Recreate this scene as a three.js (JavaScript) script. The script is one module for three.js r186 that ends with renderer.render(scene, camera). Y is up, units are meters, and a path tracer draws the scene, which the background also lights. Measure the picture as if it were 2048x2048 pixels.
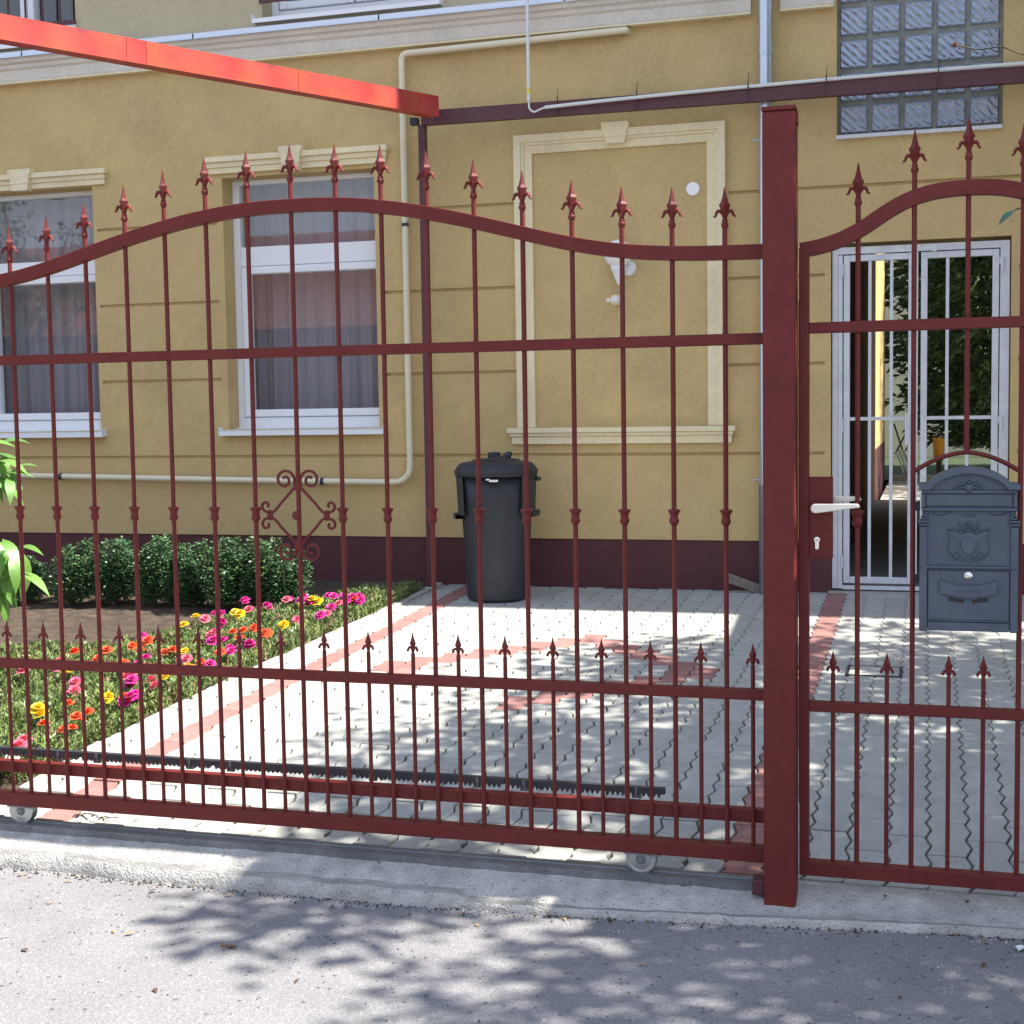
import * as THREE from 'three';
import { mergeGeometries, mergeVertices, toCreasedNormals } from 'three/addons/utils/BufferGeometryUtils.js';
import { RoundedBoxGeometry } from 'three/addons/geometries/RoundedBoxGeometry.js';
import { ImprovedNoise } from 'three/addons/math/ImprovedNoise.js';

// ---------------------------------------------------------------- camera, sky, sun, exposure
const scene = new THREE.Scene();
const camera = new THREE.PerspectiveCamera(40.256, 1, 0.05, 600);
camera.position.set(0, 1.43, 4.0);
camera.rotation.order = 'YXZ';
camera.rotation.set(-0.07306, 0.28808, -0.01564);
const renderer = new THREE.WebGLRenderer({ antialias: true });
renderer.toneMapping = THREE.LinearToneMapping;
renderer.toneMappingExposure = 2.9;
renderer.shadowMap.enabled = true;

const SUN = new THREE.Vector3(0.72, 1, -0.035).normalize();
{
  const w = 128, h = 64, d = new Float32Array(w * h * 4);
  for (let j = 0; j < h; j++) for (let i = 0; i < w; i++) {
    const el = ((j + 0.5) / h - 0.5) * Math.PI, az = ((i + 0.5) / w - 0.5) * 2 * Math.PI;
    const dir = new THREE.Vector3(Math.cos(el) * Math.cos(az), Math.sin(el), Math.cos(el) * Math.sin(az));
    const t = Math.pow(Math.max(0, Math.sin(el)), 0.45), glow = Math.pow(Math.max(0, dir.dot(SUN)), 6) * 0.22;
    const k = el < 0 ? 0.55 : 1;
    const o = (j * w + i) * 4;
    d[o] = k * 0.80 * (0.60 * (1 - t) + 0.28 * t + glow);
    d[o + 1] = k * 0.80 * (0.64 * (1 - t) + 0.37 * t + glow * 0.97);
    d[o + 2] = k * 0.80 * (0.69 * (1 - t) + 0.56 * t + glow * 0.9);
    d[o + 3] = 1;
  }
  const tex = new THREE.DataTexture(d, w, h, THREE.RGBAFormat, THREE.FloatType);
  tex.mapping = THREE.EquirectangularReflectionMapping; tex.magFilter = THREE.LinearFilter; tex.minFilter = THREE.LinearFilter;
  tex.needsUpdate = true;
  scene.background = tex; scene.environment = tex;
}
const sun = new THREE.DirectionalLight(new THREE.Color(1, 0.955, 0.87), 4.4);
sun.target.position.set(-1.5, 0, -1.5); sun.position.copy(SUN).multiplyScalar(30).add(sun.target.position);
sun.castShadow = true; sun.shadow.mapSize.set(4096, 4096); sun.shadow.radius = 1;
Object.assign(sun.shadow.camera, { left: -14, right: 14, top: 14, bottom: -14, near: 1, far: 80 });
scene.add(sun, sun.target);

// ---------------------------------------------------------------- helpers
let seed = 7;
const rnd = () => { seed = (seed + 0x6d2b79f5) | 0; let t = Math.imul(seed ^ (seed >>> 15), 1 | seed); t = (t + Math.imul(t ^ (t >>> 7), 61 | t)) ^ t; return ((t ^ (t >>> 14)) >>> 0) / 4294967296; };
const rr = (a, b) => a + (b - a) * rnd();
const V = (x, y, z) => new THREE.Vector3(x, y, z);
const N = new ImprovedNoise();
const col = (r, g, b) => new THREE.Color().setRGB(r, g, b);
const lerp = (a, b, t) => a + (b - a) * t;
function interp(x, pts) { if (x <= pts[0][0]) return pts[0][1]; for (let i = 1; i < pts.length; i++) if (x <= pts[i][0]) { const [a, b] = pts[i - 1], [c, d] = pts[i]; return b + (d - b) * (x - a) / (c - a); } return pts[pts.length - 1][1]; }
function sinterp(x, pts) { return (interp(x - 0.06, pts) + interp(x - 0.03, pts) + interp(x, pts) + interp(x + 0.03, pts) + interp(x + 0.06, pts)) / 5; }
const PROF = [[-0.6, 0.045], [0.1, 0.055], [0.2, 0.07], [0.5, 0.115], [1.2, 0.165], [2, 0.205], [3.2, 0.25], [4.45, 0.315], [20, 0.33]];
const gy = (z) => sinterp(-z, PROF);                                   // height of the yard behind the gate

const roadY = (x) => -0.055 + 0.055 * THREE.MathUtils.smoothstep(x, -1.7, 0.2);   // the street rises a little along the kerb
const used = {};
const numbered = (n) => { used[n] = (used[n] ?? -1) + 1; return used[n] ? n + '_' + String(used[n]).padStart(3, '0') : n; };
function tag(o, label, category, group, kind) { o.userData.label = label; o.userData.category = category; if (group) o.userData.group = group; if (kind) o.userData.kind = kind; return o; }
function thing(name, label, category, [x, y, z] = [0, 0, 0], turn = 0, group) {
  const o = new THREE.Group(); o.name = numbered(name); o.position.set(x, y, z); o.rotation.y = turn; scene.add(o);
  return tag(o, label, category, group);
}
const uvDone = new WeakSet();
function boxUV(g) {                                                     // uv in metres, by the way a face points
  if (uvDone.has(g)) return g;
  const p = g.attributes.position, n = g.attributes.normal, uv = new Float32Array(p.count * 2);
  for (let i = 0; i < p.count; i++) {
    const ax = Math.abs(n.getX(i)), ay = Math.abs(n.getY(i)), az = Math.abs(n.getZ(i));
    if (ay >= ax && ay >= az) { uv[2 * i] = p.getX(i); uv[2 * i + 1] = p.getZ(i); }
    else if (ax >= az) { uv[2 * i] = p.getZ(i); uv[2 * i + 1] = p.getY(i); }
    else { uv[2 * i] = p.getX(i); uv[2 * i + 1] = p.getY(i); }
  }
  g.setAttribute('uv', new THREE.BufferAttribute(uv, 2)); uvDone.add(g); return g;
}
function norm(g) { const q = g.index ? g.toNonIndexed() : g; for (const k of Object.keys(q.attributes)) if (!['position', 'normal', 'uv', 'color'].includes(k)) q.deleteAttribute(k); return q; }
function merge(list) { if (list.length === 1) return list[0]; const gs = list.map(norm); const hasC = gs.every((g) => g.attributes.color); for (const g of gs) { if (!hasC && g.attributes.color) g.deleteAttribute('color'); if (!g.attributes.uv) g.setAttribute('uv', new THREE.BufferAttribute(new Float32Array(g.attributes.position.count * 2), 2)); } return mergeGeometries(gs); }
function mesh(name, geos, mat, parent = scene, keepUV = false) {
  const g = Array.isArray(geos) ? merge(geos) : geos; if (!keepUV) boxUV(g);
  const m = new THREE.Mesh(g, mat); m.name = parent === scene ? numbered(name) : name; parent.add(m); return m;
}
function struct(name, geos, mat, keepUV) { const m = mesh(name, geos, mat, scene, keepUV); m.userData.kind = 'structure'; return m; }
function bx(x0, x1, y0, y1, z0, z1, r = 0) {
  const w = x1 - x0, h = y1 - y0, d = z1 - z0;
  const g = r ? new RoundedBoxGeometry(w, h, d, 1, Math.min(r, w / 2.1, h / 2.1, d / 2.1)) : new THREE.BoxGeometry(w, h, d);
  return g.translate((x0 + x1) / 2, (y0 + y1) / 2, (z0 + z1) / 2);
}
function rod(a, b, r0, r1 = r0, seg = 10) {
  const d = b.clone().sub(a), g = new THREE.CylinderGeometry(r1, r0, d.length(), seg, 1);
  g.applyQuaternion(new THREE.Quaternion().setFromUnitVectors(V(0, 1, 0), d.clone().normalize()));
  return g.translate((a.x + b.x) / 2, (a.y + b.y) / 2, (a.z + b.z) / 2);
}
const tube = (pts, r, seg = 40, rad = 8, closed = false) => new THREE.TubeGeometry(new THREE.CatmullRomCurve3(pts, closed, 'centripetal'), seg, r, rad, closed);
const lathe = (pts, seg = 16) => new THREE.LatheGeometry(pts.map(([r, y]) => new THREE.Vector2(r, y)), seg);
function extrude(shape, depth, bevel = 0, steps = 12) { return new THREE.ExtrudeGeometry(shape, { depth, bevelEnabled: bevel > 0, bevelSize: bevel, bevelThickness: bevel, bevelSegments: 2, curveSegments: steps }); }
function rectShape(x0, x1, y0, y1, holes = []) {
  const s = new THREE.Shape(); s.moveTo(x0, y0); s.lineTo(x1, y0); s.lineTo(x1, y1); s.lineTo(x0, y1); s.closePath();
  for (const [a, b, c, d] of holes) { const h = new THREE.Path(); h.moveTo(a, c); h.lineTo(a, d); h.lineTo(b, d); h.lineTo(b, c); h.closePath(); s.holes.push(h); }
  return s;
}
function beamAlong(a, b, w, h) {                                        // horizontal box from a to b (centre line), width w, height h
  const d = b.clone().sub(a), g = new THREE.BoxGeometry(w, h, d.length());
  boxUV(g);
  g.applyQuaternion(new THREE.Quaternion().setFromUnitVectors(V(0, 0, 1), d.normalize()));
  return g.translate((a.x + b.x) / 2, (a.y + b.y) / 2, (a.z + b.z) / 2);
}

// ---------------------------------------------------------------- textures and materials
function texture(size, f, srgb = true) {                                // f(u,v) -> [r,g,b] 0..1 display values; tiles
  const d = new Uint8Array(size * size * 4);
  for (let j = 0; j < size; j++) for (let i = 0; i < size; i++) { const c = f(i / size, j / size, i, j), o = (j * size + i) * 4; d[o] = 255 * Math.min(1, Math.max(0, c[0])); d[o + 1] = 255 * Math.min(1, Math.max(0, c[1])); d[o + 2] = 255 * Math.min(1, Math.max(0, c[2])); d[o + 3] = 255; }
  const t = new THREE.DataTexture(d, size, size, THREE.RGBAFormat); t.wrapS = t.wrapT = THREE.RepeatWrapping; t.magFilter = THREE.LinearFilter; t.minFilter = THREE.LinearMipmapLinearFilter; t.generateMipmaps = true;
  if (srgb) t.colorSpace = THREE.SRGBColorSpace; t.needsUpdate = true; return t;
}
function tn(u, v, f, s = 0) {                                           // tiling noise: a torus in noise space
  const a = u * f, b = v * f, w = (x) => N.noise(x[0], x[1], s + 0.37);
  const fu = u, fv = v, n00 = w([a, b]), n10 = w([a - f, b]), n01 = w([a, b - f]), n11 = w([a - f, b - f]);
  const su = fu * fu * (3 - 2 * fu), sv = fv * fv * (3 - 2 * fv);
  return lerp(lerp(n00, n10, su), lerp(n01, n11, su), sv);
}
const rep = (t, m) => { t.repeat.set(1 / m, 1 / m); return t; };        // one tile = m metres
const hash = (i, j) => { let t = Math.imul(i * 374761393 + j * 668265263, 1274126177); t = (t ^ (t >>> 13)) >>> 0; t = Math.imul(t, 1103515245) >>> 0; return (t >>> 8) / 16777216; };

const T_stucco = rep(texture(512, (u, v, i, j) => { const n = 0.93 + 0.05 * tn(u, v, 5, 1) + 0.035 * tn(u, v, 17, 2) + 0.05 * tn(u, v, 90, 3) + 0.03 * (hash(i, j) - 0.5); return [n, n * (0.995 + 0.012 * tn(u, v, 4, 7)), n * (0.985 + 0.03 * tn(u, v, 4, 9))]; }), 1.7);
const B_stucco = rep(texture(512, (u, v, i, j) => { const n = 0.5 + 0.28 * tn(u, v, 120, 4) + 0.2 * tn(u, v, 45, 5) + 0.2 * (hash(i, j) - 0.5); return [n, n, n]; }, false), 1.1);
const T_asph = rep(texture(1024, (u, v, i, j) => { const h = hash(i, j), h2 = hash(i >> 1, j >> 1), h3 = hash((i >> 2) + 9, (j >> 2) + 5); let n = 0.80 + 0.07 * tn(u, v, 4, 11) + 0.06 * tn(u, v, 14, 12) + 0.08 * (h - 0.5) + 0.12 * (h2 - 0.5); if (h3 > 0.992) n -= 0.22; if (h2 > 0.993) n += 0.17; return [n * 1.0, n * 0.992, n * 0.99]; }), 2.6);
const B_asph = rep(texture(512, (u, v, i, j) => { const n = 0.5 + 0.5 * (hash(i >> 1, j >> 1) - 0.5) + 0.25 * tn(u, v, 60, 13); return [n, n, n]; }, false), 1.3);
const T_conc = rep(texture(512, (u, v, i, j) => { const h2 = hash(i >> 1, j >> 1), h3 = hash((i >> 2) + 3, (j >> 1) + 8); let n = 0.84 + 0.1 * tn(u, v, 5, 21) + 0.1 * tn(u, v, 19, 22) + 0.12 * (h2 - 0.5); if (h3 > 0.975) n -= 0.2; return [n, n * 0.99, n * 0.965]; }), 0.9);
const B_conc = rep(texture(512, (u, v, i, j) => { const n = 0.5 + 0.35 * tn(u, v, 30, 23) + 0.3 * tn(u, v, 80, 24) + 0.3 * (hash(i >> 1, j >> 1) - 0.5); return [n, n, n]; }, false), 0.6);
const T_pav = rep(texture(512, (u, v, i, j) => { const h2 = hash(i >> 1, j >> 1); let n = 0.9 + 0.08 * tn(u, v, 9, 31) + 0.1 * (h2 - 0.5) + 0.05 * tn(u, v, 40, 33); if (hash((i >> 2) + 1, (j >> 2) + 4) > 0.99) n -= 0.14; return [n, n, n * 0.985]; }), 0.7);
const T_soil = rep(texture(512, (u, v, i, j) => { const n = 0.72 + 0.25 * tn(u, v, 12, 41) + 0.2 * tn(u, v, 40, 42) + 0.25 * (hash(i >> 1, j >> 1) - 0.5); return [n, n * 0.97, n * 0.93]; }), 0.8);
const T_beam = rep(texture(512, (u, v, i, j) => { let n = 0.93 + 0.1 * tn(u, v, 6, 51) + 0.07 * tn(u, v, 22, 52) + 0.04 * (hash(i, j) - 0.5); const s = tn(u, v * 0.3, 24, 53); let r = n, g = n * (0.9 + 0.35 * tn(u, v, 7, 54)), b = n * (0.92 + 0.2 * tn(u, v, 9, 55)); const st = tn(u, v, 13, 56); if (st > 0.47) { r *= 0.86; g *= 0.9; b *= 1.05; } return [r, g, b]; }), 1.3);
const T_paint = rep(texture(512, (u, v, i, j) => { const n = 0.92 + 0.06 * tn(u, v, 11, 61) + 0.05 * tn(u, v, 37, 62) + 0.03 * (hash(i, j) - 0.5); return hash((i >> 2) + 77, (j >> 2) + 31) > 0.9985 ? [1, 0.96, 0.95] : [n, n * (0.99 + 0.05 * tn(u, v, 9, 64)), n]; }), 0.8);
const B_paint = rep(texture(256, (u, v, i, j) => { const n = 0.5 + 0.3 * tn(u, v, 30, 63) + 0.1 * (hash(i, j) - 0.5); return [n, n, n]; }, false), 0.25);
const T_board = rep(texture(256, (u, v, i, j) => { const n = 0.8 + 0.15 * tn(u, v * 0.25, 30, 71) + 0.06 * (hash(i, j) - 0.5); return [n, n * 0.97, n * 0.93]; }), 0.4);
const T_tile = rep(texture(256, (u, v, i, j) => { const n = 0.8 + 0.2 * tn(u, v, 10, 81) + 0.15 * (hash(i >> 3, j >> 3) - 0.5); return [n, n * 0.96, n * 0.93]; }), 1.2);

const std = (c, o = {}) => new THREE.MeshStandardMaterial({ color: c, roughness: 0.8, ...o });
const phys = (c, o = {}) => new THREE.MeshPhysicalMaterial({ color: c, roughness: 0.5, ...o });
const M = {
  stucco: std(col(0.615, 0.455, 0.212), { map: T_stucco, bumpMap: B_stucco, bumpScale: 0.0025, roughness: 0.95 }),
  stuccoUp: std(col(0.54, 0.475, 0.31), { map: T_stucco, bumpMap: B_stucco, bumpScale: 0.0025, roughness: 0.95 }),
  trim: std(col(0.88, 0.78, 0.52), { map: T_stucco, roughness: 0.85 }),
  trimPale: std(col(0.74, 0.70, 0.62), { map: T_stucco, roughness: 0.85 }),
  plinth: std(col(0.105, 0.030, 0.034), { map: T_stucco, bumpMap: B_stucco, bumpScale: 0.0015, roughness: 0.8 }),
  brick: std(col(0.34, 0.15, 0.095), { map: T_tile }),
  paint: phys(col(0.165, 0.026, 0.022), { map: T_paint, bumpMap: B_paint, bumpScale: 0.0005, roughness: 0.5, specularIntensity: 0.5 }),
  paintDark: phys(col(0.105, 0.028, 0.037), { map: T_paint, roughness: 0.5 }),
  orange: phys(col(0.50, 0.088, 0.042), { map: T_beam, roughness: 0.5 }),
  asphalt: std(col(0.345, 0.338, 0.345), { map: T_asph, bumpMap: B_asph, bumpScale: 0.003, roughness: 0.92 }),
  conc: std(col(0.60, 0.59, 0.575), { map: T_conc, bumpMap: B_conc, bumpScale: 0.005, roughness: 0.95 }),
  kerbstone: std(col(0.58, 0.57, 0.54), { map: T_conc, roughness: 0.95 }),
  pav: [0.47, 0.445, 0.495].map((k) => std(col(k, k * 0.99, k * 0.93), { map: T_pav, roughness: 0.9 })),
  pavRed: [0.38, 0.35, 0.41].map((k) => std(col(k, k * 0.50, k * 0.46), { map: T_pav, roughness: 0.9 })),
  grout: std(col(0.10, 0.098, 0.09), { roughness: 1 }),
  soil: std(col(0.115, 0.082, 0.057), { map: T_soil, roughness: 1 }),
  lawn: std(col(0.06, 0.10, 0.03), { map: T_soil, roughness: 1 }),
  white: phys(col(0.78, 0.80, 0.82), { roughness: 0.35 }),
  whitePaint: phys(col(0.72, 0.75, 0.76), { roughness: 0.5, map: T_paint }),
  zinc: phys(col(0.62, 0.66, 0.72), { roughness: 0.35, metalness: 0.6 }),
  galv: phys(col(0.50, 0.55, 0.61), { roughness: 0.3, metalness: 0.75 }),
  steel: phys(col(0.27, 0.29, 0.32), { roughness: 0.55, metalness: 0.5, map: T_conc }),
  wheel: phys(col(0.45, 0.47, 0.46), { roughness: 0.32, metalness: 0.8 }),
  rack: phys(col(0.030, 0.031, 0.038), { roughness: 0.5 }),
  black: std(col(0.02, 0.02, 0.022), { roughness: 0.6 }),
  bin: phys(col(0.026, 0.029, 0.036), { roughness: 0.55, map: T_paint }),
  mail: phys(col(0.088, 0.118, 0.155), { roughness: 0.42, metalness: 0.25, map: T_paint }),
  handle: phys(col(0.80, 0.77, 0.66), { roughness: 0.25, metalness: 0.3 }),
  chrome: phys(col(0.75, 0.74, 0.70), { roughness: 0.2, metalness: 0.9 }),
  pipe: phys(col(0.70, 0.64, 0.46), { roughness: 0.5 }),
  conduit: phys(col(0.66, 0.68, 0.66), { roughness: 0.5 }),
  glass: phys(col(1, 1, 1), { transmission: 1, thickness: 0, roughness: 0.02, ior: 1.6 }),
  block: phys(col(0.30, 0.345, 0.42), { roughness: 0.1, metalness: 0.5 }),
  mortar: std(col(0.36, 0.385, 0.36), { map: T_conc, roughness: 0.95 }),
  curtain: phys(col(0.40, 0.41, 0.47), { transmission: 0.35, thickness: 0, roughness: 1, side: THREE.DoubleSide }),
  room: std(col(0.32, 0.29, 0.26)),
  passage: std(col(0.34, 0.27, 0.22)),
  globe: phys(col(0.85, 0.85, 0.84), { roughness: 0.25 }),
  sensor: phys(col(0.78, 0.72, 0.60), { roughness: 0.5 }),
  board: std(col(0.36, 0.33, 0.31), { map: T_board }),
  hedge: [[0.055, 0.115, 0.045], [0.062, 0.125, 0.048], [0.07, 0.13, 0.05]].map((c) => phys(col(...c), { roughness: 0.42, side: THREE.DoubleSide })),
  bark: std(col(0.09, 0.07, 0.05)),
  leafBig: [[0.12, 0.26, 0.035], [0.15, 0.30, 0.045], [0.09, 0.22, 0.04]].map((c) => phys(col(...c), { roughness: 0.45, transmission: 0.3, thickness: 0, side: THREE.DoubleSide })),
  leafTree: phys(col(0.05, 0.10, 0.025), { roughness: 0.5, side: THREE.DoubleSide }),
  conifer: std(col(0.05, 0.10, 0.035), { roughness: 0.8, side: THREE.DoubleSide }),
  dry: std(col(0.30, 0.20, 0.09), { roughness: 0.9, side: THREE.DoubleSide }),
  dryDark: std(col(0.09, 0.05, 0.035), { roughness: 0.9, side: THREE.DoubleSide }),
  paper: std(col(0.8, 0.8, 0.8)),
  amber: std(col(0.55, 0.28, 0.04)),
  roofTile: std(col(0.32, 0.11, 0.06), { map: T_tile }),
};

// ---------------------------------------------------------------- ground
{ // the street: one sheet to the horizon
  const g = new THREE.PlaneGeometry(1, 200, 90, 1).rotateX(-Math.PI / 2).translate(0, 0, 100 + 0.02), p = g.attributes.position;
  for (let i = 0; i < p.count; i++) { const k = Math.round((p.getX(i) + 0.5) * 90), x = k === 0 ? -200 : k === 90 ? 200 : lerp(-6, 4, (k - 1) / 88); p.setX(i, x); p.setY(i, roadY(x)); }
  g.computeVertexNormals();
  struct('road', g, M.asphalt);
  const y = new THREE.PlaneGeometry(400, 200, 1, 1).rotateX(-Math.PI / 2).translate(0, -0.02, -100);
  struct('ground', y, M.soil);
}
{ // concrete threshold between street and yard, with its worn front edge
  const edge = [[-9, 0.15], [-3, 0.15], [-2.6, 0.142], [-2.3, 0.163], [-1.7, 0.16], [-1.3, 0.158], [-0.9, 0.176], [-0.58, 0.174], [-0.3, 0.172], [0.27, 0.135], [1, 0.12], [6, 0.12]];
  const nx = 520, prof = [[-0.055, -0.03], [-0.052, 0.05], [-0.04, 0.054], [0, 0.05], [0.28, 0.036], [0.45, 0.029], [0.65, 0.017], [0.8, 0.004], [0.9, -0.01], [0.965, null, 0.024], [1, null, 0.004], [1.02, null, -0.02]];
  const pos = [], idx = [];
  for (let i = 0; i <= nx; i++) {
    const x = -9 + 15 * i / nx;
    const ze = interp(x, edge) + 0.012 * N.noise(x * 5, 3, 1) + 0.007 * N.noise(x * 19, 7, 2) + 0.004 * N.noise(x * 60, 7, 2);
    prof.forEach(([t, y0, up], k) => {
      const y = y0 === null ? roadY(x) + up : Math.max(y0, roadY(x) + 0.026);
      const z = t < 0 ? t : t * ze;
      const dy = t > 0.05 && t < 0.99 ? 0.005 * N.noise(x * 9, z * 20, 5) + 0.003 * N.noise(x * 34, z * 50, 6) : 0;
      pos.push(x, y + dy, z);
      if (i && k) { const a = (i - 1) * prof.length + k - 1, b = a + 1, c = i * prof.length + k - 1, d = c + 1; idx.push(a, b, d, a, d, c); }
    });
  }
  const g = new THREE.BufferGeometry(); g.setAttribute('position', new THREE.Float32BufferAttribute(pos, 3)); g.setIndex(idx); g.computeVertexNormals();
  struct('concrete_threshold', g, M.conc);
}
// sheet under the paving (sand in the joints) and the planting bed
function yardSheet(x0, x1, z0, z1, dy, nz = 60, nx = 2, bump = 0) {
  const pos = [], idx = [];
  for (let i = 0; i <= nx; i++) for (let k = 0; k <= nz; k++) {
    const x = lerp(x0, x1, i / nx), z = lerp(z0, z1, k / nz);
    pos.push(x, gy(z) + dy + bump * (N.noise(x * 6, z * 6, 3) + 0.6 * N.noise(x * 21, z * 21, 4)), z);
    if (i && k) { const a = (i - 1) * (nz + 1) + k - 1, b = a + 1, c = i * (nz + 1) + k - 1, d = c + 1; idx.push(a, c, d, a, d, b); }
  }
  const g = new THREE.BufferGeometry(); g.setAttribute('position', new THREE.Float32BufferAttribute(pos, 3)); g.setIndex(idx); g.computeVertexNormals();
  const n = g.attributes.normal; if (n.getY(0) < 0) { for (let i = 0; i < idx.length; i += 3) [idx[i], idx[i + 1]] = [idx[i + 1], idx[i]]; g.setIndex(idx); g.computeVertexNormals(); }
  return g;
}
const kerbX = (z) => -2.97 * (1 + 0.009 * (z + 4.3));
{
  const g = yardSheet(0, 1, -0.2, -4.45, 0.012, 110, 140, 0), p = g.attributes.position;
  for (let i = 0; i < p.count; i++) { const z = p.getZ(i), x = lerp(-10, kerbX(z) - 0.02, Math.pow(p.getX(i), 0.6)); p.setX(i, x); p.setY(i, p.getY(i) + 0.012 * (N.noise(x * 6, z * 6, 3) + 0.6 * N.noise(x * 21, z * 21, 4)) * Math.min(1, (kerbX(z) - x) * 5)); }
  g.computeVertexNormals();
  struct('planting_bed', g, M.soil);
}

// interlocking zigzag pavers, laid in columns running to the house
const drive = new THREE.Group(); drive.name = 'driveway'; drive.userData.kind = 'structure'; scene.add(drive);
{
  const CW = 0.1135, CL = 0.225, X0 = 0.016;
  mesh('sand_bed', yardSheet(-3.2, 3.2, -0.045, -4.45, -0.011), M.grout, drive);
  const zig = (z) => { const t = ((z / (CL / 2)) % 1 + 1) % 1, tri = t < 0.5 ? 4 * t - 1 : 3 - 4 * t; return 0.0085 * Math.sin(tri * 1.25); };
  const ring = (inset) => {
    const pts = [], hw = CW / 2 - 0.0012 - inset, hl = CL / 2 - 0.0012 - inset, n = 8;
    for (let i = 0; i <= n; i++) { const z = lerp(-hl, hl, i / n); pts.push([hw + zig(z), z]); }
    for (let i = n; i >= 0; i--) { const z = lerp(-hl, hl, i / n); pts.push([-hw + zig(z), z]); }
    return pts;
  };
  const rings = [[ring(0.0032), 0], [ring(0.0005), -0.0032], [ring(0), -0.05]];
  const pos = [], idx = [];
  const shape = rings[0][0].map(([x, z]) => new THREE.Vector2(x, z));
  rings.forEach(([r, y], k) => r.forEach(([x, z]) => pos.push(x, y, z)));
  const n = shape.length;
  for (const [a, b, c] of THREE.ShapeUtils.triangulateShape(shape, [])) idx.push(a, c, b);
  for (let k = 0; k < 2; k++) for (let i = 0; i < n; i++) { const j = (i + 1) % n; idx.push(k * n + i, k * n + j, (k + 1) * n + j, k * n + i, (k + 1) * n + j, (k + 1) * n + i); }
  let pg = new THREE.BufferGeometry(); pg.setAttribute('position', new THREE.Float32BufferAttribute(pos, 3)); pg.setIndex(idx);
  pg = toCreasedNormals(pg, 0.5); { const nn = pg.attributes.normal; let s = 0; for (let i = 0; i < 6; i++) s += nn.getY(i); if (s < 0) { const q = pg.attributes.position.array; for (let i = 0; i < q.length; i += 9) for (let k = 0; k < 3; k++) [q[i + k], q[i + 3 + k]] = [q[i + 3 + k], q[i + k]]; pg.computeVertexNormals(); pg = toCreasedNormals(pg, 0.5); } }
  const variants = [0, 1, 2].map((k) => { const g = pg.clone(); boxUV(g); const uv = g.attributes.uv.array; for (let i = 0; i < uv.length; i += 2) { uv[i] += k * 0.23; uv[i + 1] += k * 0.37; } return g; });
  const list = [];
  for (let i = -28; i < 11; i++) for (let k = -1; k < 21; k++) {
    const xc = X0 + (i + 0.5) * CW; let z = -0.056 - CL * (k + (i & 1 ? 0.5 : 0)) - CL / 2, half = false;
    if (k === -1 && i & 1) { z = -0.056 - CL / 4; half = true; }
    if (z < -4.45 + CL * 0.02 || z > -0.1) continue;
    const conv = 1 + 0.009 * (z + 4.3), x = xc * conv;
    if (x < kerbX(z) - 0.14) continue;
    const dx = Math.abs(xc + 1.67) / 0.80, dz = Math.abs(z + 2.26) / 0.72, q = dx + dz;
    const red = i === -25 || i === -5 || (q > 0.82 && q < 1.06);
    // size in the picture
    const dist = camera.position.distanceTo(V(x, 0.2, z)); const view = x < 0.55 + 0.02 * z ? 1 : 0;
    list.push({ x, z, red, half, rank: view * 100 - dist });
  }
  list.sort((a, b) => b.rank - a.rank);
  const rest = { l: [[], [], []], r: [[], [], []] };
  list.forEach((p, i) => {
    const v = Math.floor(rnd() * 3), sl = Math.atan((gy(p.z - 0.05) - gy(p.z + 0.05)) / 0.1), y = gy(p.z) + rr(-0.0015, 0.0015), rz = rr(-0.006, 0.006), w = Math.floor(rnd() * 3);
    const mt = new THREE.Matrix4().makeRotationFromEuler(new THREE.Euler(sl + rr(-0.004, 0.004), 0, rz)); if (p.half) mt.scale(V(1, 1, 0.5)); mt.setPosition(p.x, y, p.z);
    if (i < 300) { const m = new THREE.Mesh(variants[v], (p.red ? M.pavRed : M.pav)[w]); m.name = 'paver'; m.applyMatrix4(mt); drive.add(m); }
    else rest[p.red ? 'r' : 'l'][w].push(variants[v].clone().applyMatrix4(mt));
  });
  for (const [k, mats] of [['l', M.pav], ['r', M.pavRed]]) rest[k].forEach((gs, w) => { if (gs.length) { const m = new THREE.Mesh(mergeGeometries(gs.map(norm)), mats[w]); m.name = k === 'l' ? 'pale_pavers' : 'red_pavers'; m.userData.kind = 'stuff'; drive.add(m); } });
}
{ // low edging stones between bed and driveway
  const t = thing('bed_edging', 'pale concrete edging stones between flower bed and driveway', 'edging');
  let z = -0.24;
  while (z > -4.4) { const z1 = Math.max(z - 0.5, -4.43), g = new RoundedBoxGeometry(0.055, 0.1, z - z1 - 0.006, 1, 0.008); const m = mesh('edging_stone', g, M.kerbstone, t); const zm = (z + z1) / 2; m.position.set(kerbX(zm) - 0.0275, gy(zm) - 0.034 + rr(-0.003, 0.003), zm); m.rotation.x = Math.atan((gy(z1) - gy(z)) / (z - z1)); m.rotation.y = -0.027 + rr(-0.006, 0.006); z = z1; }
}
{ // small inspection cover in the path
  const t = thing('inspection_cover', 'small square concrete inspection cover set in the path paving', 'cover', [-0.215, gy(-2.45) + 0.002, -2.45]); t.rotation.x = Math.atan(0.047);
  mesh('cover_plate', bx(-0.11, 0.11, -0.02, 0.003, -0.085, 0.085, 0.003), M.kerbstone, t);
  mesh('cover_frame', [bx(-0.122, -0.112, -0.02, 0.004, -0.097, 0.097), bx(0.112, 0.122, -0.02, 0.004, -0.097, 0.097), bx(-0.112, 0.112, -0.02, 0.004, 0.087, 0.097), bx(-0.112, 0.112, -0.02, 0.004, -0.097, -0.087)], M.rack, t);
}

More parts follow.
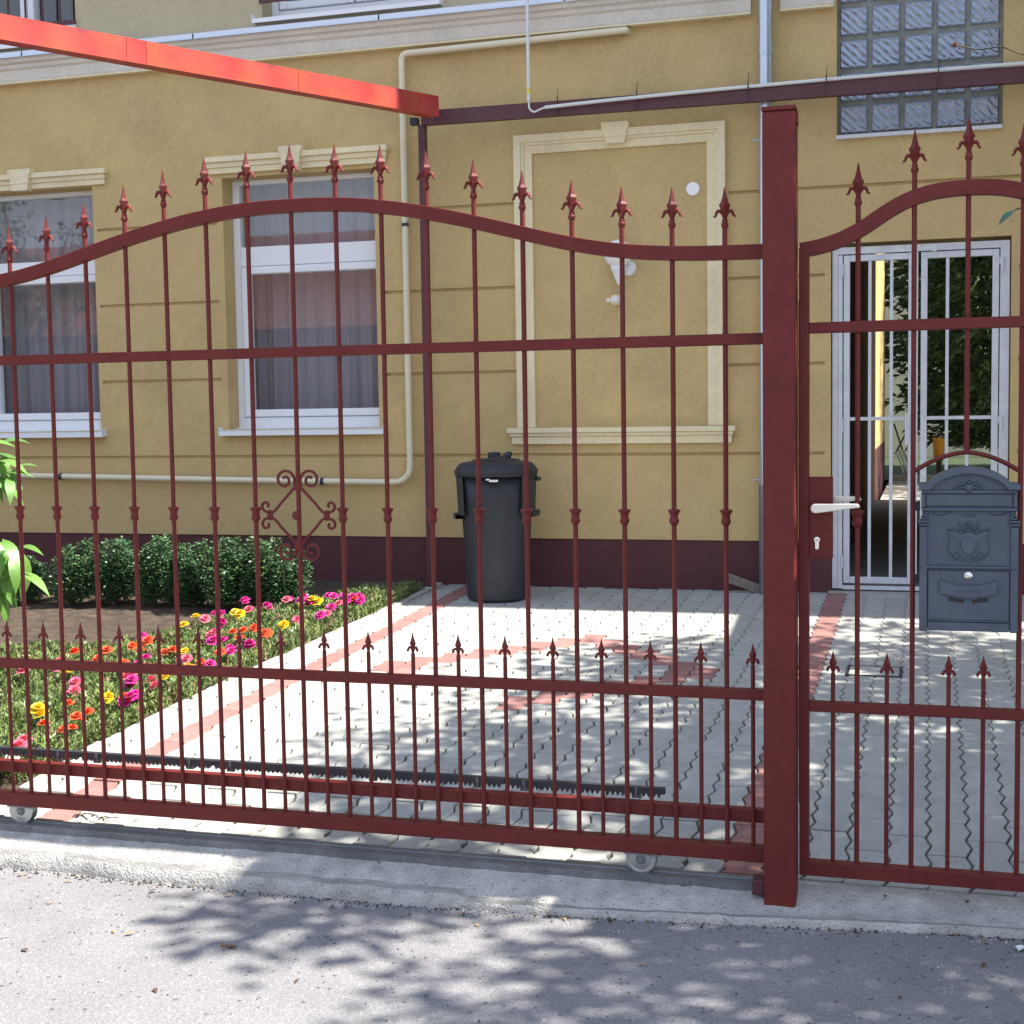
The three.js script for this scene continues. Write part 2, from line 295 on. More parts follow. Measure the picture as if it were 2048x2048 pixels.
// ---------------------------------------------------------------- house
const WZ = -4.45, TH = 0.36;
const house = thing('house', 'ochre two-storey house with cream mouldings and dark red plinth', 'house');
const WIN = { w1: [-6.62, -5.45, 1.33, 2.99], w2: [-4.468, -3.39, 1.33, 2.985], u1: [-6.7, -5.53, 3.99, 5.5], u2: [-4.14, -2.95, 3.99, 5.5] };
const DOOR = [-0.535, 0.462, 0.2, 2.368], BLK = [-0.503, 0.408, 2.985, 4.5];
const SPLIT = 3.82;
{
  const gr = 0.010, G = (x0, x1, y) => [x0, x1, y - gr, y + gr];
  const grooves = [
    G(-5.42, -4.515, 2.693), G(-5.42, -4.515, 2.178), G(-5.42, -4.515, 1.662),
    G(-3.33, -2.46, 2.708), G(-3.33, -2.46, 2.193), G(-3.33, -2.46, 1.669),
    G(-1.13, -0.57, 2.19), G(-1.13, -0.57, 1.676), G(-8.4, -0.57, 1.146),
    G(-1.13, 4.4, 2.695), G(0.50, 0.64, 2.19), G(0.50, 0.64, 1.676), G(0.50, 0.64, 1.15), G(-8.4, -6.7, 2.693), G(-8.4, -6.7, 2.178), G(-8.4, -6.7, 1.662),
  ];
  const H1 = [WIN.w1, WIN.w2, [DOOR[0], DOOR[1], 0.61, DOOR[3]]];
  // stucco face with grooves; the door reaches down out of it, so the face is cut into two pieces there
  const gbLow = [BLK[0], BLK[1], BLK[2], SPLIT - 0.001];
  const sLeft = new THREE.Shape(); // outline with the door notch and the glass-block notch
  [[-9, 0.62], [DOOR[0], 0.62], [DOOR[0], DOOR[3]], [DOOR[1], DOOR[3]], [DOOR[1], 0.62], [5, 0.62], [5, SPLIT], [BLK[1], SPLIT], [BLK[1], BLK[2]], [BLK[0], BLK[2]], [BLK[0], SPLIT], [-9, SPLIT]].forEach(([x, y], i) => i ? sLeft.lineTo(x, y) : sLeft.moveTo(x, y)); sLeft.closePath();
  for (const [a, b, c, d] of [WIN.w1, WIN.w2, ...grooves]) { const h = new THREE.Path(); h.moveTo(a, c); h.lineTo(a, d); h.lineTo(b, d); h.lineTo(b, c); h.closePath(); sLeft.holes.push(h); }
  mesh('wall_face', extrude(sLeft, 0.017).translate(0, 0, WZ - 0.017), M.stucco, house);
  const sCore = new THREE.Shape();
  [[-9, -0.1], [DOOR[0], -0.1], [DOOR[0], DOOR[3]], [DOOR[1], DOOR[3]], [DOOR[1], -0.1], [5, -0.1], [5, SPLIT], [BLK[1], SPLIT], [BLK[1], BLK[2]], [BLK[0], BLK[2]], [BLK[0], SPLIT], [-9, SPLIT]].forEach(([x, y], i) => i ? sCore.lineTo(x, y) : sCore.moveTo(x, y)); sCore.closePath();
  for (const [a, b, c, d] of [WIN.w1, WIN.w2]) { const h = new THREE.Path(); h.moveTo(a, c); h.lineTo(a, d); h.lineTo(b, d); h.lineTo(b, c); h.closePath(); sCore.holes.push(h); }
  mesh('wall', extrude(sCore, TH).translate(0, 0, WZ - 0.0172 - TH), M.stucco, house);
  const sUp = new THREE.Shape();
  [[-9, SPLIT], [BLK[0], SPLIT], [BLK[0], BLK[3]], [BLK[1], BLK[3]], [BLK[1], SPLIT], [5, SPLIT], [5, 6.55], [-9, 6.55]].forEach(([x, y], i) => i ? sUp.lineTo(x, y) : sUp.moveTo(x, y)); sUp.closePath();
  for (const [a, b, c, d] of [WIN.u1, WIN.u2]) { const h = new THREE.Path(); h.moveTo(a, c); h.lineTo(a, d); h.lineTo(b, d); h.lineTo(b, c); h.closePath(); sUp.holes.push(h); }
  const upWall = mesh('upper_wall', extrude(sUp, TH + 0.017).translate(0, 0, WZ - 0.0172 - TH), M.stuccoUp, house); upWall.userData.label = 'greyish beige upper storey wall';
  // the strip of wall beside the glass blocks stays ochre up to the top of the picture
  mesh('wall_panel', [bx(-0.86, BLK[0] - 0.001, SPLIT + 0.002, 4.5, WZ, WZ + 0.004), bx(BLK[1] + 0.001, 4.9, SPLIT + 0.002, 4.5, WZ, WZ + 0.004), bx(-0.99, -0.862, SPLIT + 0.002, 4.5, WZ, WZ + 0.004)], M.stucco, house);
  // plinth
  const pl = mesh('plinth', [bx(-9, DOOR[0], -0.1, 0.617, WZ - 0.0165, WZ - 0.009), bx(DOOR[1], 5, -0.1, 0.617, WZ - 0.0165, WZ - 0.009)], M.plinth, house); pl.userData.label = 'dark red painted plinth';
  // the rest of the body: side and back walls, floors, roof
  const zb = -12.6;
  mesh('side_wall', bx(-9, -8.7, -0.1, 6.55, zb, WZ - TH - 0.02), M.stucco, house);
  mesh('side_wall', bx(4.7, 5, -0.1, 6.55, zb, WZ - TH - 0.02), M.stucco, house);
  mesh('back_wall', [bx(-8.7, -0.55, -0.1, 6.55, zb, zb + 0.3), bx(1.2, 4.7, -0.1, 6.55, zb, zb + 0.3), bx(-0.55, 1.2, 3.3, 6.55, zb, zb + 0.3)], M.stucco, house);
  mesh('passage_wall', [bx(-0.72, -0.555, 0, 3.4, zb + 0.3, WZ - TH - 0.02), bx(1.2, 1.35, 0, 3.4, zb + 0.3, WZ - TH - 0.02)], M.passage, house);
  mesh('passage_ceiling', bx(-0.555, 1.2, 3.3, 3.4, zb + 0.3, WZ - TH - 0.02), M.passage, house);
  mesh('upper_floor', [bx(-8.7, -0.72, 3.4, 3.6, zb + 0.3, WZ - TH - 0.02), bx(1.35, 4.7, 3.4, 3.6, zb + 0.3, WZ - TH - 0.02), bx(-0.72, 1.35, 3.402, 3.6, zb + 0.3, WZ - TH - 0.02)], M.room, house);
  // roof with an eave and its gutter
  const rf = new THREE.Shape(); [[-3.95, 6.6], [-3.95, 6.75], [-8.6, 9.4], [-13, 6.75], [-13, 6.6]].forEach(([z, y], i) => i ? rf.lineTo(z, y) : rf.moveTo(z, y)); rf.closePath();
  const rg = extrude(rf, 14.6).rotateY(-Math.PI / 2); rg.translate(5.3, 0, 0); // shape x -> z
  { const p = rg.attributes.position; for (let i = 0; i < p.count; i++) { } }
  const roof = mesh('roof', rg, M.roofTile, house);
  mesh('gutter', tube([V(-9.3, 6.6, -4.02), V(-2, 6.6, -4.02), V(5.3, 6.6, -4.02)], 0.06, 4, 10), M.zinc, roof);
}
{ // cornice: stepped moulding with a zinc flashing on top, interrupted by the downpipe
  const prof = [[0, 3.722], [0.035, 3.722], [0.04, 3.735], [0.03, 3.742], [0.035, 3.80], [0.05, 3.812], [0.055, 3.835], [0.075, 3.845], [0.085, 3.88], [0, 3.88]];
  const seg = (x0, x1) => { const s = new THREE.Shape(); prof.forEach(([z, y], i) => i ? s.lineTo(z, y) : s.moveTo(z, y)); s.closePath(); const g = extrude(s, x1 - x0); g.rotateY(Math.PI / 2); g.scale(1, 1, -1); const idx = g.attributes.position; const a = idx.array; for (let i = 0; i < a.length; i += 9) for (let k = 0; k < 3; k++) [a[i + k], a[i + 3 + k]] = [a[i + 3 + k], a[i + k]]; g.computeVertexNormals(); return g.translate(x0, 0, WZ); };
  const c = mesh('cornice', [seg(-9, -0.992), seg(-0.822, -0.517)], M.trimPale, house);
  mesh('cornice_bead', [bx(-9, -0.992, 3.712, 3.7215, WZ, WZ + 0.048), bx(-0.822, -0.517, 3.712, 3.7215, WZ, WZ + 0.048)], M.trim, c);
  const fl = (x0, x1) => { const s = new THREE.Shape(); [[0, 3.94], [0.094, 3.906], [0.094, 3.881], [0.1, 3.872], [0.102, 3.873], [0.0975, 3.883], [0.0975, 3.909], [0, 3.9435]].forEach(([z, y], i) => i ? s.lineTo(z, y) : s.moveTo(z, y)); s.closePath(); const g = extrude(s, x1 - x0).rotateY(Math.PI / 2).scale(1, 1, -1); const a = g.attributes.position.array; for (let i = 0; i < a.length; i += 9) for (let k = 0; k < 3; k++) [a[i + k], a[i + 3 + k]] = [a[i + 3 + k], a[i + k]]; g.computeVertexNormals(); return g.translate(x0, 0, WZ); };
  for (const [a, b] of [[-9, -6.9], [-6.89, -5.9], [-5.89, -4.6], [-4.59, -3.3], [-3.29, -2.1], [-2.09, -0.994], [-0.822, -0.517]]) mesh('flashing', fl(a, b), M.zinc, c);
}
function windowUnit(x0, xw, y0, y1, o) {                                // plastic window set back in its opening
  const w = new THREE.Group(); w.name = 'window'; house.add(w);
  const z = WZ - 0.135, f = 0.05, zf = z - 0.07, x1 = xw + (o.over || 0);
  const tr = o.transom;                                                 // [bottom, top] of the white band
  const fr = [bx(x0, x0 + f, y0, y1, zf, z, 0.006), bx(x1 - f, x1, y0, y1, zf, z, 0.006), bx(x0 + f, x1 - f, y1 - f * 0.65, y1, zf, z, 0.006), bx(x0 + f, x1 - f, y0, y0 + 0.075, zf, z, 0.006)];
  if (tr) fr.push(bx(x0 + f, x1 - f, tr[0] + 0.05, tr[1], zf, z, 0.006));
  mesh('frame', fr, M.white, w);
  const sy1 = tr ? tr[0] + 0.047 : y1 - f * 0.65 - 0.003, sy0 = y0 + 0.078, s = 0.05, zs = z + 0.012;
  const sx = o.sashes || [[x0 + f + 0.004, x1 - f - 0.004]];
  for (const [a, b] of sx) mesh('sash', [bx(a, a + s, sy0, sy1, zf, zs, 0.008), bx(b - s, b, sy0, sy1, zf, zs, 0.008), bx(a + s, b - s, sy1 - s, sy1, zf, zs, 0.008), bx(a + s, b - s, sy0, sy0 + s, zf, zs, 0.008)], M.white, w);
  for (const [a, b] of sx) mesh('pane', bx(a + s, b - s, sy0 + s, sy1 - s, z - 0.034, z - 0.030), M.glass, w);
  if (tr) mesh('pane', bx(x0 + f, x1 - f, tr[1], y1 - f * 0.65, z - 0.034, z - 0.030), M.glass, w);
  const sg = new THREE.Shape(); [[-0.135, 1.0], [0.062, 0.972], [0.062, 0.945], [0.055, 0.945], [0.055, 0.962], [-0.135, 0.985]].forEach(([a, b], i) => i ? sg.lineTo(a, b - 1) : sg.moveTo(a, b - 1)); sg.closePath();
  const g = extrude(sg, xw - x0 + 0.09).rotateY(-Math.PI / 2).translate(xw + 0.045, y0 + 0.012, WZ);
  mesh('sill', [g, bx(x0 - 0.048, x0 - 0.0455, y0 - 0.04, y0 + 0.012, WZ, WZ + 0.062), bx(xw + 0.0455, xw + 0.048, y0 - 0.04, y0 + 0.012, WZ, WZ + 0.062)], M.white, w);
  return w;
}
function head(w, x0, x1, y0, y1, key) {
  const h = y1 - y0;
  mesh('lintel', [bx(x0 + 0.02, x1 - 0.02, y0, y0 + h * 0.36, WZ, WZ + 0.02, 0.002), bx(x0 + 0.012, x1 - 0.012, y0 + h * 0.36, y0 + h * 0.66, WZ, WZ + 0.03, 0.002), bx(x0, x1, y0 + h * 0.66, y1, WZ, WZ + 0.048, 0.004)], M.trim, w);
  const [k0, k1, kb, kt] = key, s = new THREE.Shape(), c = (k0 + k1) / 2, hw = (k1 - k0) / 2;
  s.moveTo(c - hw * 0.68, kb); s.lineTo(c + hw * 0.68, kb); s.lineTo(c + hw * 0.86, kt - 0.04); s.lineTo(c + hw, kt - 0.03); s.lineTo(c + hw, kt); s.lineTo(c - hw, kt); s.lineTo(c - hw, kt - 0.03); s.lineTo(c - hw * 0.86, kt - 0.04); s.closePath();
  mesh('keystone', [extrude(s, 0.064).translate(0, 0, WZ), bx(c - hw * 0.8, c + hw * 0.8, kb + 0.045, kb + 0.052, WZ, WZ + 0.067)], M.trim, w);
}
head(windowUnit(...WIN.w1, { over: 0.075, transom: [2.365, 2.52], sashes: [[-6.56, -6.42], [-6.41, -5.43]] }), -7.0, -5.323, 2.998, 3.102, [-6.07, -5.89, 2.985, 3.13]);
head(windowUnit(...WIN.w2, { over: 0.06, transom: [2.365, 2.545] }), -4.575, -3.282, 3.012, 3.12, [-4.025, -3.862, 2.995, 3.152]);
for (const [k, sash] of [['u1', [[-6.64, -6.0], [-5.99, -5.48]]], ['u2', [[-4.08, -3.55], [-3.54, -3.01]]]]) {
  const w = windowUnit(...WIN[k], { sashes: sash, over: 0.1 }); const [x0, x1, y0, y1] = WIN[k], gs = [];
  for (const y of [y0 + 0.10, y0 + 0.75, y1 - 0.1]) gs.push(bx(x0 - 0.01, x1 + 0.01, y - 0.012, y + 0.012, WZ + 0.012, WZ + 0.03));
  for (let x = x0 + 0.12; x < x1; x += 0.135) gs.push(rod(V(x, y0 + 0.112, WZ + 0.021), V(x, y1 - 0.05, WZ + 0.021), 0.007, 0.007, 6));
  mesh('grille', gs, M.paintDark, w);
}
{ // blind window: moulded frame, keystone and sill
  const w = new THREE.Group(); w.name = 'blind_window'; house.add(w);
  const fr = (x0, x1, y0, y1, t, z0, z1) => [bx(x0, x0 + t, y0, y1, z0, z1, 0.002), bx(x1 - t, x1, y0, y1, z0, z1, 0.002), bx(x0 + t, x1 - t, y1 - t, y1, z0, z1, 0.002)];
  mesh('moulding', [...fr(-2.449, -1.145, 1.316, 3.114, 0.045, WZ, WZ + 0.042), ...fr(-2.4045, -1.1895, 1.316, 3.0695, 0.018, WZ, WZ + 0.03), ...fr(-2.387, -1.207, 1.316, 3.052, 0.05, WZ, WZ + 0.018)], M.trim, w);
  mesh('sill', [bx(-2.515, -1.088, 1.283, 1.314, WZ, WZ + 0.06, 0.004), bx(-2.5, -1.103, 1.262, 1.2825, WZ, WZ + 0.045, 0.003), bx(-2.49, -1.113, 1.213, 1.2615, WZ, WZ + 0.03, 0.003)], M.trim, w);
  const s = new THREE.Shape(); [[-1.862, 3.024], [-1.746, 3.024], [-1.732, 3.105], [-1.722, 3.112], [-1.722, 3.15], [-1.888, 3.15], [-1.888, 3.112], [-1.876, 3.105]].forEach(([x, y], i) => i ? s.lineTo(x, y) : s.moveTo(x, y)); s.closePath();
  mesh('keystone', [extrude(s, 0.06).translate(0, 0, WZ), bx(-1.872, -1.737, 3.062, 3.069, WZ, WZ + 0.063)], M.trim, w);
}
{ // glass blocks
  const w = new THREE.Group(); w.name = 'glass_block_window'; house.add(w);
  const p = 0.1805, x0 = BLK[0] + 0.002, nx = 5, ny = 8, zf = WZ - 0.05;
  mesh('mortar', bx(BLK[0] + 0.001, BLK[1] - 0.001, BLK[2], BLK[3], zf - 0.08, zf - 0.012), M.mortar, w);
  const n = 26, g = new THREE.PlaneGeometry(0.157, 0.157, n, n), pa = g.attributes.position;
  for (let i = 0; i < pa.count; i++) {
    const x = pa.getX(i), y = pa.getY(i), e = Math.max(Math.abs(x), Math.abs(y)) / 0.0785, t = (x + y) * 0.7071;
    let z = 0.0060 * Math.sin(t * 2 * Math.PI / 0.034 + 1.6 * N.noise(x * 22, y * 22, 3)) + 0.003 * N.noise(x * 30, y * 30, 8);
    if (e > 0.86) z = lerp(z, 0.004, Math.min(1, (e - 0.86) / 0.07)); if (e > 0.95) z -= (e - 0.95) / 0.05 * 0.014;
    pa.setZ(i, z);
  }
  g.computeVertexNormals();
  for (let j = 0; j < ny; j++) for (let i = 0; i < nx; i++) { const m = mesh('glass_block', g, M.block, w); m.position.set(x0 + (i + 0.5) * p, BLK[2] + 0.004 + (j + 0.5) * 0.1865, zf); }
  const sl = mesh('sill', bx(-0.506, 0.405, 2.962, 2.984, WZ - 0.04, WZ + 0.03, 0.003), M.whitePaint, w);
}
// curtains hang inside, each a thing of its own
function curtain(label, x0, x1, y0, y1, z, f, amp, sd) {
  const g = new THREE.PlaneGeometry(x1 - x0, y1 - y0, 120, 6), p = g.attributes.position;
  for (let i = 0; i < p.count; i++) { const x = p.getX(i), y = p.getY(i), k = 0.75 + 0.25 * (1 - (y / (y1 - y0) + 0.5)); p.setZ(i, k * amp * (Math.sin(x * f + 2 * N.noise(x * 3, sd, 1)) + 0.4 * Math.sin(x * f * 2.3 + sd) + 1.2 * N.noise(x * 7, y * 0.6, sd))); }
  g.computeVertexNormals();
  const m = mesh('curtain', g, M.curtain); m.position.set((x0 + x1) / 2, (y0 + y1) / 2, z);
  return tag(m, label, 'curtain', undefined);
}
curtain('pale net curtain behind the window nearest the beige pipe', -4.5, -3.36, 1.25, 3.1, WZ - 0.40, 46, 0.022, 3);
curtain('grey-green net curtain behind the window above the hedge end', -6.7, -5.4, 1.25, 3.1, WZ - 0.42, 52, 0.022, 9);
{ // passage floor and what lies behind the house
  struct('passage_floor', bx(-0.55, 1.2, 0.1, 0.325, -12.6, WZ - 0.0), M.pav[1]);
  const pf = new THREE.Group(); pf.name = 'garden_path'; pf.userData.kind = 'structure'; scene.add(pf);
  mesh('path_slab', bx(-0.5, 6, 0.05, 0.32, -16.8, -12.61), M.pav[0], pf);
  mesh('red_strip', bx(0.1, 0.55, 0.3, 0.326, -16.7, -8.6), M.pavRed[0], pf);
  mesh('path_kerb', bx(-0.5, 6, 0.05, 0.40, -16.95, -16.81), M.kerbstone, pf);
  struct('lawn', new THREE.PlaneGeometry(60, 40).rotateX(-Math.PI / 2).translate(0, 0.33, -37), M.lawn);
}
{
  const t = thing('rear_wing', 'sunlit yellow rear wing wall with dark red plinth beyond the passage', 'building');
  mesh('wall', bx(-4, -0.56, 0.9, 5.2, -16.8, -12.62), M.stucco, t);
  mesh('plinth', bx(-4, -0.557, 0, 0.9, -16.8, -12.62), M.plinth, t);
  mesh('roof', bx(-4.2, -0.2, 5.2, 5.35, -17, -12.62), M.roofTile, t);
  mesh('bracket_lamp', [rod(V(-0.56, 3.3, -13.4), V(-0.4, 3.25, -13.4), 0.012), new THREE.SphereGeometry(0.06, 10, 8).translate(-0.4, 3.2, -13.4)], M.black, t);
}
{
  const t = thing('garden_wall', 'pale rendered wall closing the garden behind the passage', 'wall');
  mesh('wall_face', bx(-8, 9, 0.2, 4.6, -26, -25.7), M.trim, t);
  mesh('coping', bx(-8.05, 9.05, 4.6, 4.7, -26.05, -25.65), M.kerbstone, t);
}

// ---------------------------------------------------------------- foliage makers
function leafMesh(list, shape) {                                        // list of {p, d (tip dir), n (normal), l, w}; shape: rows of [t, halfwidth]
  const pos = [], idx = [];
  for (const { p, d, n, l, w, droop = 0 } of list) {
    const s = new THREE.Vector3().crossVectors(d, n).normalize(), base = pos.length / 3;
    shape.forEach(([t, h, c]) => {
      const q = p.clone().addScaledVector(d, l * t).addScaledVector(n, l * (c || 0) - droop * l * t * t);
      if (h === 0) pos.push(q.x, q.y, q.z); else for (const k of [-1, 1]) { const r = q.clone().addScaledVector(s, k * w * h).addScaledVector(n, w * h * 0.35); pos.push(r.x, r.y, r.z); }
    });
    let prev = [], cur, at = base;
    shape.forEach(([t, h]) => { cur = h === 0 ? [at] : [at, at + 1]; at += cur.length; if (prev.length === 1 && cur.length === 2) idx.push(prev[0], cur[0], cur[1]); else if (prev.length === 2 && cur.length === 2) idx.push(prev[0], cur[0], cur[1], prev[0], cur[1], prev[1]); else if (prev.length === 2 && cur.length === 1) idx.push(prev[0], cur[0], prev[1]); prev = cur; });
  }
  const g = new THREE.BufferGeometry(); g.setAttribute('position', new THREE.Float32BufferAttribute(pos, 3)); g.setIndex(idx); g.computeVertexNormals(); return g;
}
const rdir = () => { const u = rr(-1, 1), a = rr(0, 6.2832), s = Math.sqrt(1 - u * u); return V(s * Math.cos(a), u, s * Math.sin(a)); };
const perp = (d) => { const r = rdir(); return r.sub(d.clone().multiplyScalar(r.dot(d))).normalize(); };
const LANCE2 = [[0, 0], [0.06, 0.10, 0.0], [0.16, 0.28, 0.012], [0.28, 0.43, 0.02], [0.42, 0.5, 0.022], [0.56, 0.47, 0.016], [0.7, 0.37, 0.0], [0.83, 0.22, -0.025], [0.93, 0.09, -0.055], [1, 0, -0.08]];
const OVAL = [[0, 0], [0.35, 0.5], [0.7, 0.45], [1, 0]];
const LANCE = [[0, 0], [0.12, 0.2, 0.01], [0.35, 0.5, 0.03], [0.6, 0.45, 0.02], [0.85, 0.2, -0.03], [1, 0, -0.07]];

// ---------------------------------------------------------------- hedge of box shrubs along the plinth
{
  const H = 0.50;
  function shrubGeo() {
    const leaves = [], stems = [];
    const lobes = []; const nl = 13; for (let i = 0; i < nl; i++) lobes.push({ a: rr(0, 6.28), x: 0, z: 0, r: rr(0.03, 0.13), h: rr(0.62, 1.0) * H });
    for (const b of lobes) {
      const bxp = Math.cos(b.a) * b.r, bz = Math.sin(b.a) * b.r, top = V(bxp * 1.25 + rr(-0.03, 0.03), b.h, bz * 1.25 + rr(-0.03, 0.03)), foot = V(bxp * 0.15, 0.0, bz * 0.15);
      stems.push(rod(foot, top, 0.005, 0.002, 5));
      for (let k = 0; k < 430; k++) {
        const t = Math.pow(rnd(), 0.75) * 0.86 + 0.14, c = foot.clone().lerp(top, t), r = 0.062 * Math.sin(Math.PI * Math.min(1, 0.12 + t * 0.86)) + 0.012, d = rdir(); d.y = d.y * 0.6 + 0.35; d.normalize();
        leaves.push({ p: c.add(V(d.x * r * Math.sqrt(rnd()) * 1.3, rr(-0.02, 0.02), d.z * r * Math.sqrt(rnd()) * 1.3)), d, n: perp(d), l: rr(0.016, 0.027), w: rr(0.010, 0.015) });
      }
    }
    return [leafMesh(leaves, OVAL), merge(stems)];
  }
  const protos = [shrubGeo(), shrubGeo(), shrubGeo(), shrubGeo()];
  const spots = [[-5.66, 0.92], [-5.36, 0.86], [-5.04, 1.14], [-4.77, 1.16], [-4.50, 1.22], [-4.33, 0.86], [-4.20, 1.14], [-3.98, 1.22], [-3.80, 1.18], [-3.60, 1.05], [-5.95, 0.95], [-6.25, 1]];
  spots.forEach(([x, s], i) => {
    const z = -3.44 + rr(-0.05, 0.05), t = thing('box_shrub', 'dark green clipped box shrub in the row along the plinth', 'shrub', [x, gy(z), z], rr(0, 6.28), 'box shrubs along the house wall');
    t.scale.set(s * rr(0.82, 0.98), s * 0.72, s * 0.9);
    const [l, st] = protos[i % 4]; mesh('foliage', l, M.hedge[i % 3], t, true); mesh('stem', st, M.bark, t, true);
  });
}
// ---------------------------------------------------------------- moss-rose carpet and flowers
const bedLimit = (x) => interp(x, [[-6.5, -1.2], [-4.8, -1.6], [-4.05, -2.05], [-3.85, -2.5], [-3.68, -3.0], [-3.4, -3.5], [-3.0, -4.25]]);
{
  const tuft = (nb, h) => { const ls = []; for (let i = 0; i < nb; i++) { const a = rr(0, 6.28), e = rr(0.35, 1.35), d = V(Math.cos(a) * Math.cos(e), Math.sin(e), Math.sin(a) * Math.cos(e)); ls.push({ p: V(rr(-0.022, 0.022), rr(0, h * 0.7), rr(-0.022, 0.022)), d, n: perp(d), l: rr(0.014, 0.028), w: rr(0.0035, 0.0055) }); } return leafMesh(ls, [[0, 0.5], [0.6, 0.5], [1, 0]]); };
  const geo = tuft(46, 0.085), mat = phys(col(1, 1, 1), { roughness: 0.5, side: THREE.DoubleSide });
  const spots = [];
  while (spots.length < 5200) { const x = rr(-6.3, -2.98), z = rr(-4.3, -0.3); if (z < bedLimit(x) + 0.05 * N.noise(x * 6, z * 6, 1) || x > kerbX(z) - 0.055 || x < -3.2 + 1.05 * (z + 0.0) - 0.75) continue; spots.push([x, z]); }
  const im = new THREE.InstancedMesh(geo, mat, spots.length), m4 = new THREE.Matrix4(), q = new THREE.Quaternion(), e = new THREE.Euler();
  spots.forEach(([x, z], i) => { const s = rr(0.75, 1.35) * (0.85 + 0.45 * (0.5 + N.noise(x * 3, z * 3, 9))); e.set(rr(-0.3, 0.3), rr(0, 6.28), rr(-0.3, 0.3)); q.setFromEuler(e); m4.compose(V(x, gy(z) + 0.012, z), q, V(s, s, s)); im.setMatrixAt(i, m4); const k = rr(0.75, 1.25), y = 0.5 + N.noise(x * 4, z * 4, 2), br = rnd() < 0.1; im.setColorAt(i, br ? col(0.16 * k, 0.11 * k, 0.05 * k) : col((0.11 + 0.06 * y) * k, (0.165 + 0.055 * y) * k, (0.045 + 0.02 * y) * k)); });
  im.name = 'moss_rose_carpet'; tag(im, 'dense low carpet of fine green moss rose foliage in the bed', 'ground cover', undefined, 'stuff'); scene.add(im);
}
{
  const petals = (n, r, cup) => { const ls = []; for (let ring = 0; ring < 3; ring++) for (let i = 0; i < n; i++) { const a = (i + ring * 0.5) / n * 6.283 + rr(-0.15, 0.15), e = cup + ring * 0.45 + rr(-0.1, 0.1), d = V(Math.cos(a) * Math.cos(e), Math.sin(e), Math.sin(a) * Math.cos(e)), nn = V(-Math.cos(a) * Math.sin(e), Math.cos(e), -Math.sin(a) * Math.sin(e)); ls.push({ p: V(0, 0.004 * ring, 0), d, n: nn, l: r * (1 - 0.18 * ring), w: r * (0.95 - 0.15 * ring) }); } return leafMesh(ls, [[0, 0.12], [0.45, 0.42, 0.0], [0.8, 0.48, 0.04], [1, 0.2, 0.08]]); };
  const kinds = [petals(6, 0.031, 0.25), petals(5, 0.028, 0.4), petals(7, 0.033, 0.15)];
  const eye = new THREE.SphereGeometry(0.006, 6, 5).translate(0, 0.009, 0);
  const C = {
    magenta: [col(0.62, 0.015, 0.27), 'magenta moss rose flower among fine green foliage'], pink: [col(0.72, 0.14, 0.22), 'pink moss rose flower among fine green foliage'],
    orange: [col(0.72, 0.10, 0.02), 'orange-red moss rose flower among fine green foliage'], yellow: [col(0.78, 0.55, 0.01), 'yellow moss rose flower among fine green foliage'], white: [col(0.75, 0.70, 0.62), 'white moss rose flower among fine green foliage'],
  };
  const mats = {}; for (const k in C) mats[k] = phys(C[k][0], { roughness: 0.6, transmission: 0.25, thickness: 0, side: THREE.DoubleSide });
  const eyeM = std(col(0.6, 0.4, 0.03));
  const F = [['magenta', -4.021, -3.724], ['pink', -3.915, -3.585], ['magenta', -3.815, -3.628], ['yellow', -3.894, -3.367], ['yellow', -4.115, -3.30], ['magenta', -3.981, -3.369], ['magenta', -3.79, -3.011], ['orange', -3.65, -2.877], ['orange', -3.635, -2.969], ['orange', -3.614, -3.063], ['orange', -3.432, -2.847], ['magenta', -3.595, -2.553], ['magenta', -4.05, -2.60], ['orange', -4.10, -2.70], ['orange', -3.946, -2.49], ['orange', -3.964, -2.364], ['orange', -3.782, -2.37], ['orange', -3.357, -2.286], ['magenta', -3.303, -2.597], ['orange', -3.377, -2.121], ['pink', -3.587, -2.209], ['magenta', -3.738, -2.124], ['orange', -4.026, -2.225], ['magenta', -3.57, -1.712], ['yellow', -3.447, -1.823], ['yellow', -3.532, -1.46], ['magenta', -3.33, -1.445], ['orange', -3.283, -1.453], ['orange', -3.313, -1.09], ['pink', -4.0, -3.2], ['yellow', -4.05, -3.05],
    ['magenta', -3.8, -3.90], ['magenta', -3.713, -3.93], ['magenta', -3.66, -3.88], ['pink', -3.768, -3.8], ['magenta', -3.402, -3.968], ['magenta', -3.332, -4.014], ['magenta', -3.37, -4.0], ['pink', -3.308, -3.546], ['pink', -3.493, -3.359], ['magenta', -3.37, -3.456], ['yellow', -3.583, -3.855], ['yellow', -3.62, -3.7], ['orange', -3.16, -4.05], ['pink', -3.328, -3.712], ['magenta', -4.35, -2.0], ['pink', -4.30, -1.88], ['pink', -4.152, -1.983], ['orange', -3.746, -1.935], ['magenta', -3.462, -1.521], ['orange', -3.60, -1.071], ['pink', -3.781, -1.564], ['orange', -3.288, -1.054], ['orange', -3.393, -1.001], ['white', -3.483, -0.70], ['white', -3.44, -0.66], ['pink', -3.50, -0.76], ['orange', -3.635, -1.305], ['yellow', -3.435, -2.0], ['orange', -3.364, -2.108], ['magenta', -3.338, -2.168], ['yellow', -4.02, -1.85], ['orange', -3.86, -2.05], ['pink', -3.66, -1.82], ['yellow', -3.72, -1.2], ['magenta', -3.9, -1.75], ['yellow', -3.62, -2.3], ['orange', -3.52, -2.7], ['yellow', -3.5, -3.2], ['pink', -3.72, -2.75], ['orange', -3.50, -1.25], ['pink', -3.3, -1.7], ['magenta', -3.18, -2.4], ['orange', -3.25, -3.95], ['magenta', -3.45, -3.75], ['orange', -4.2, -2.2], ['magenta', -3.55, -3.95]];
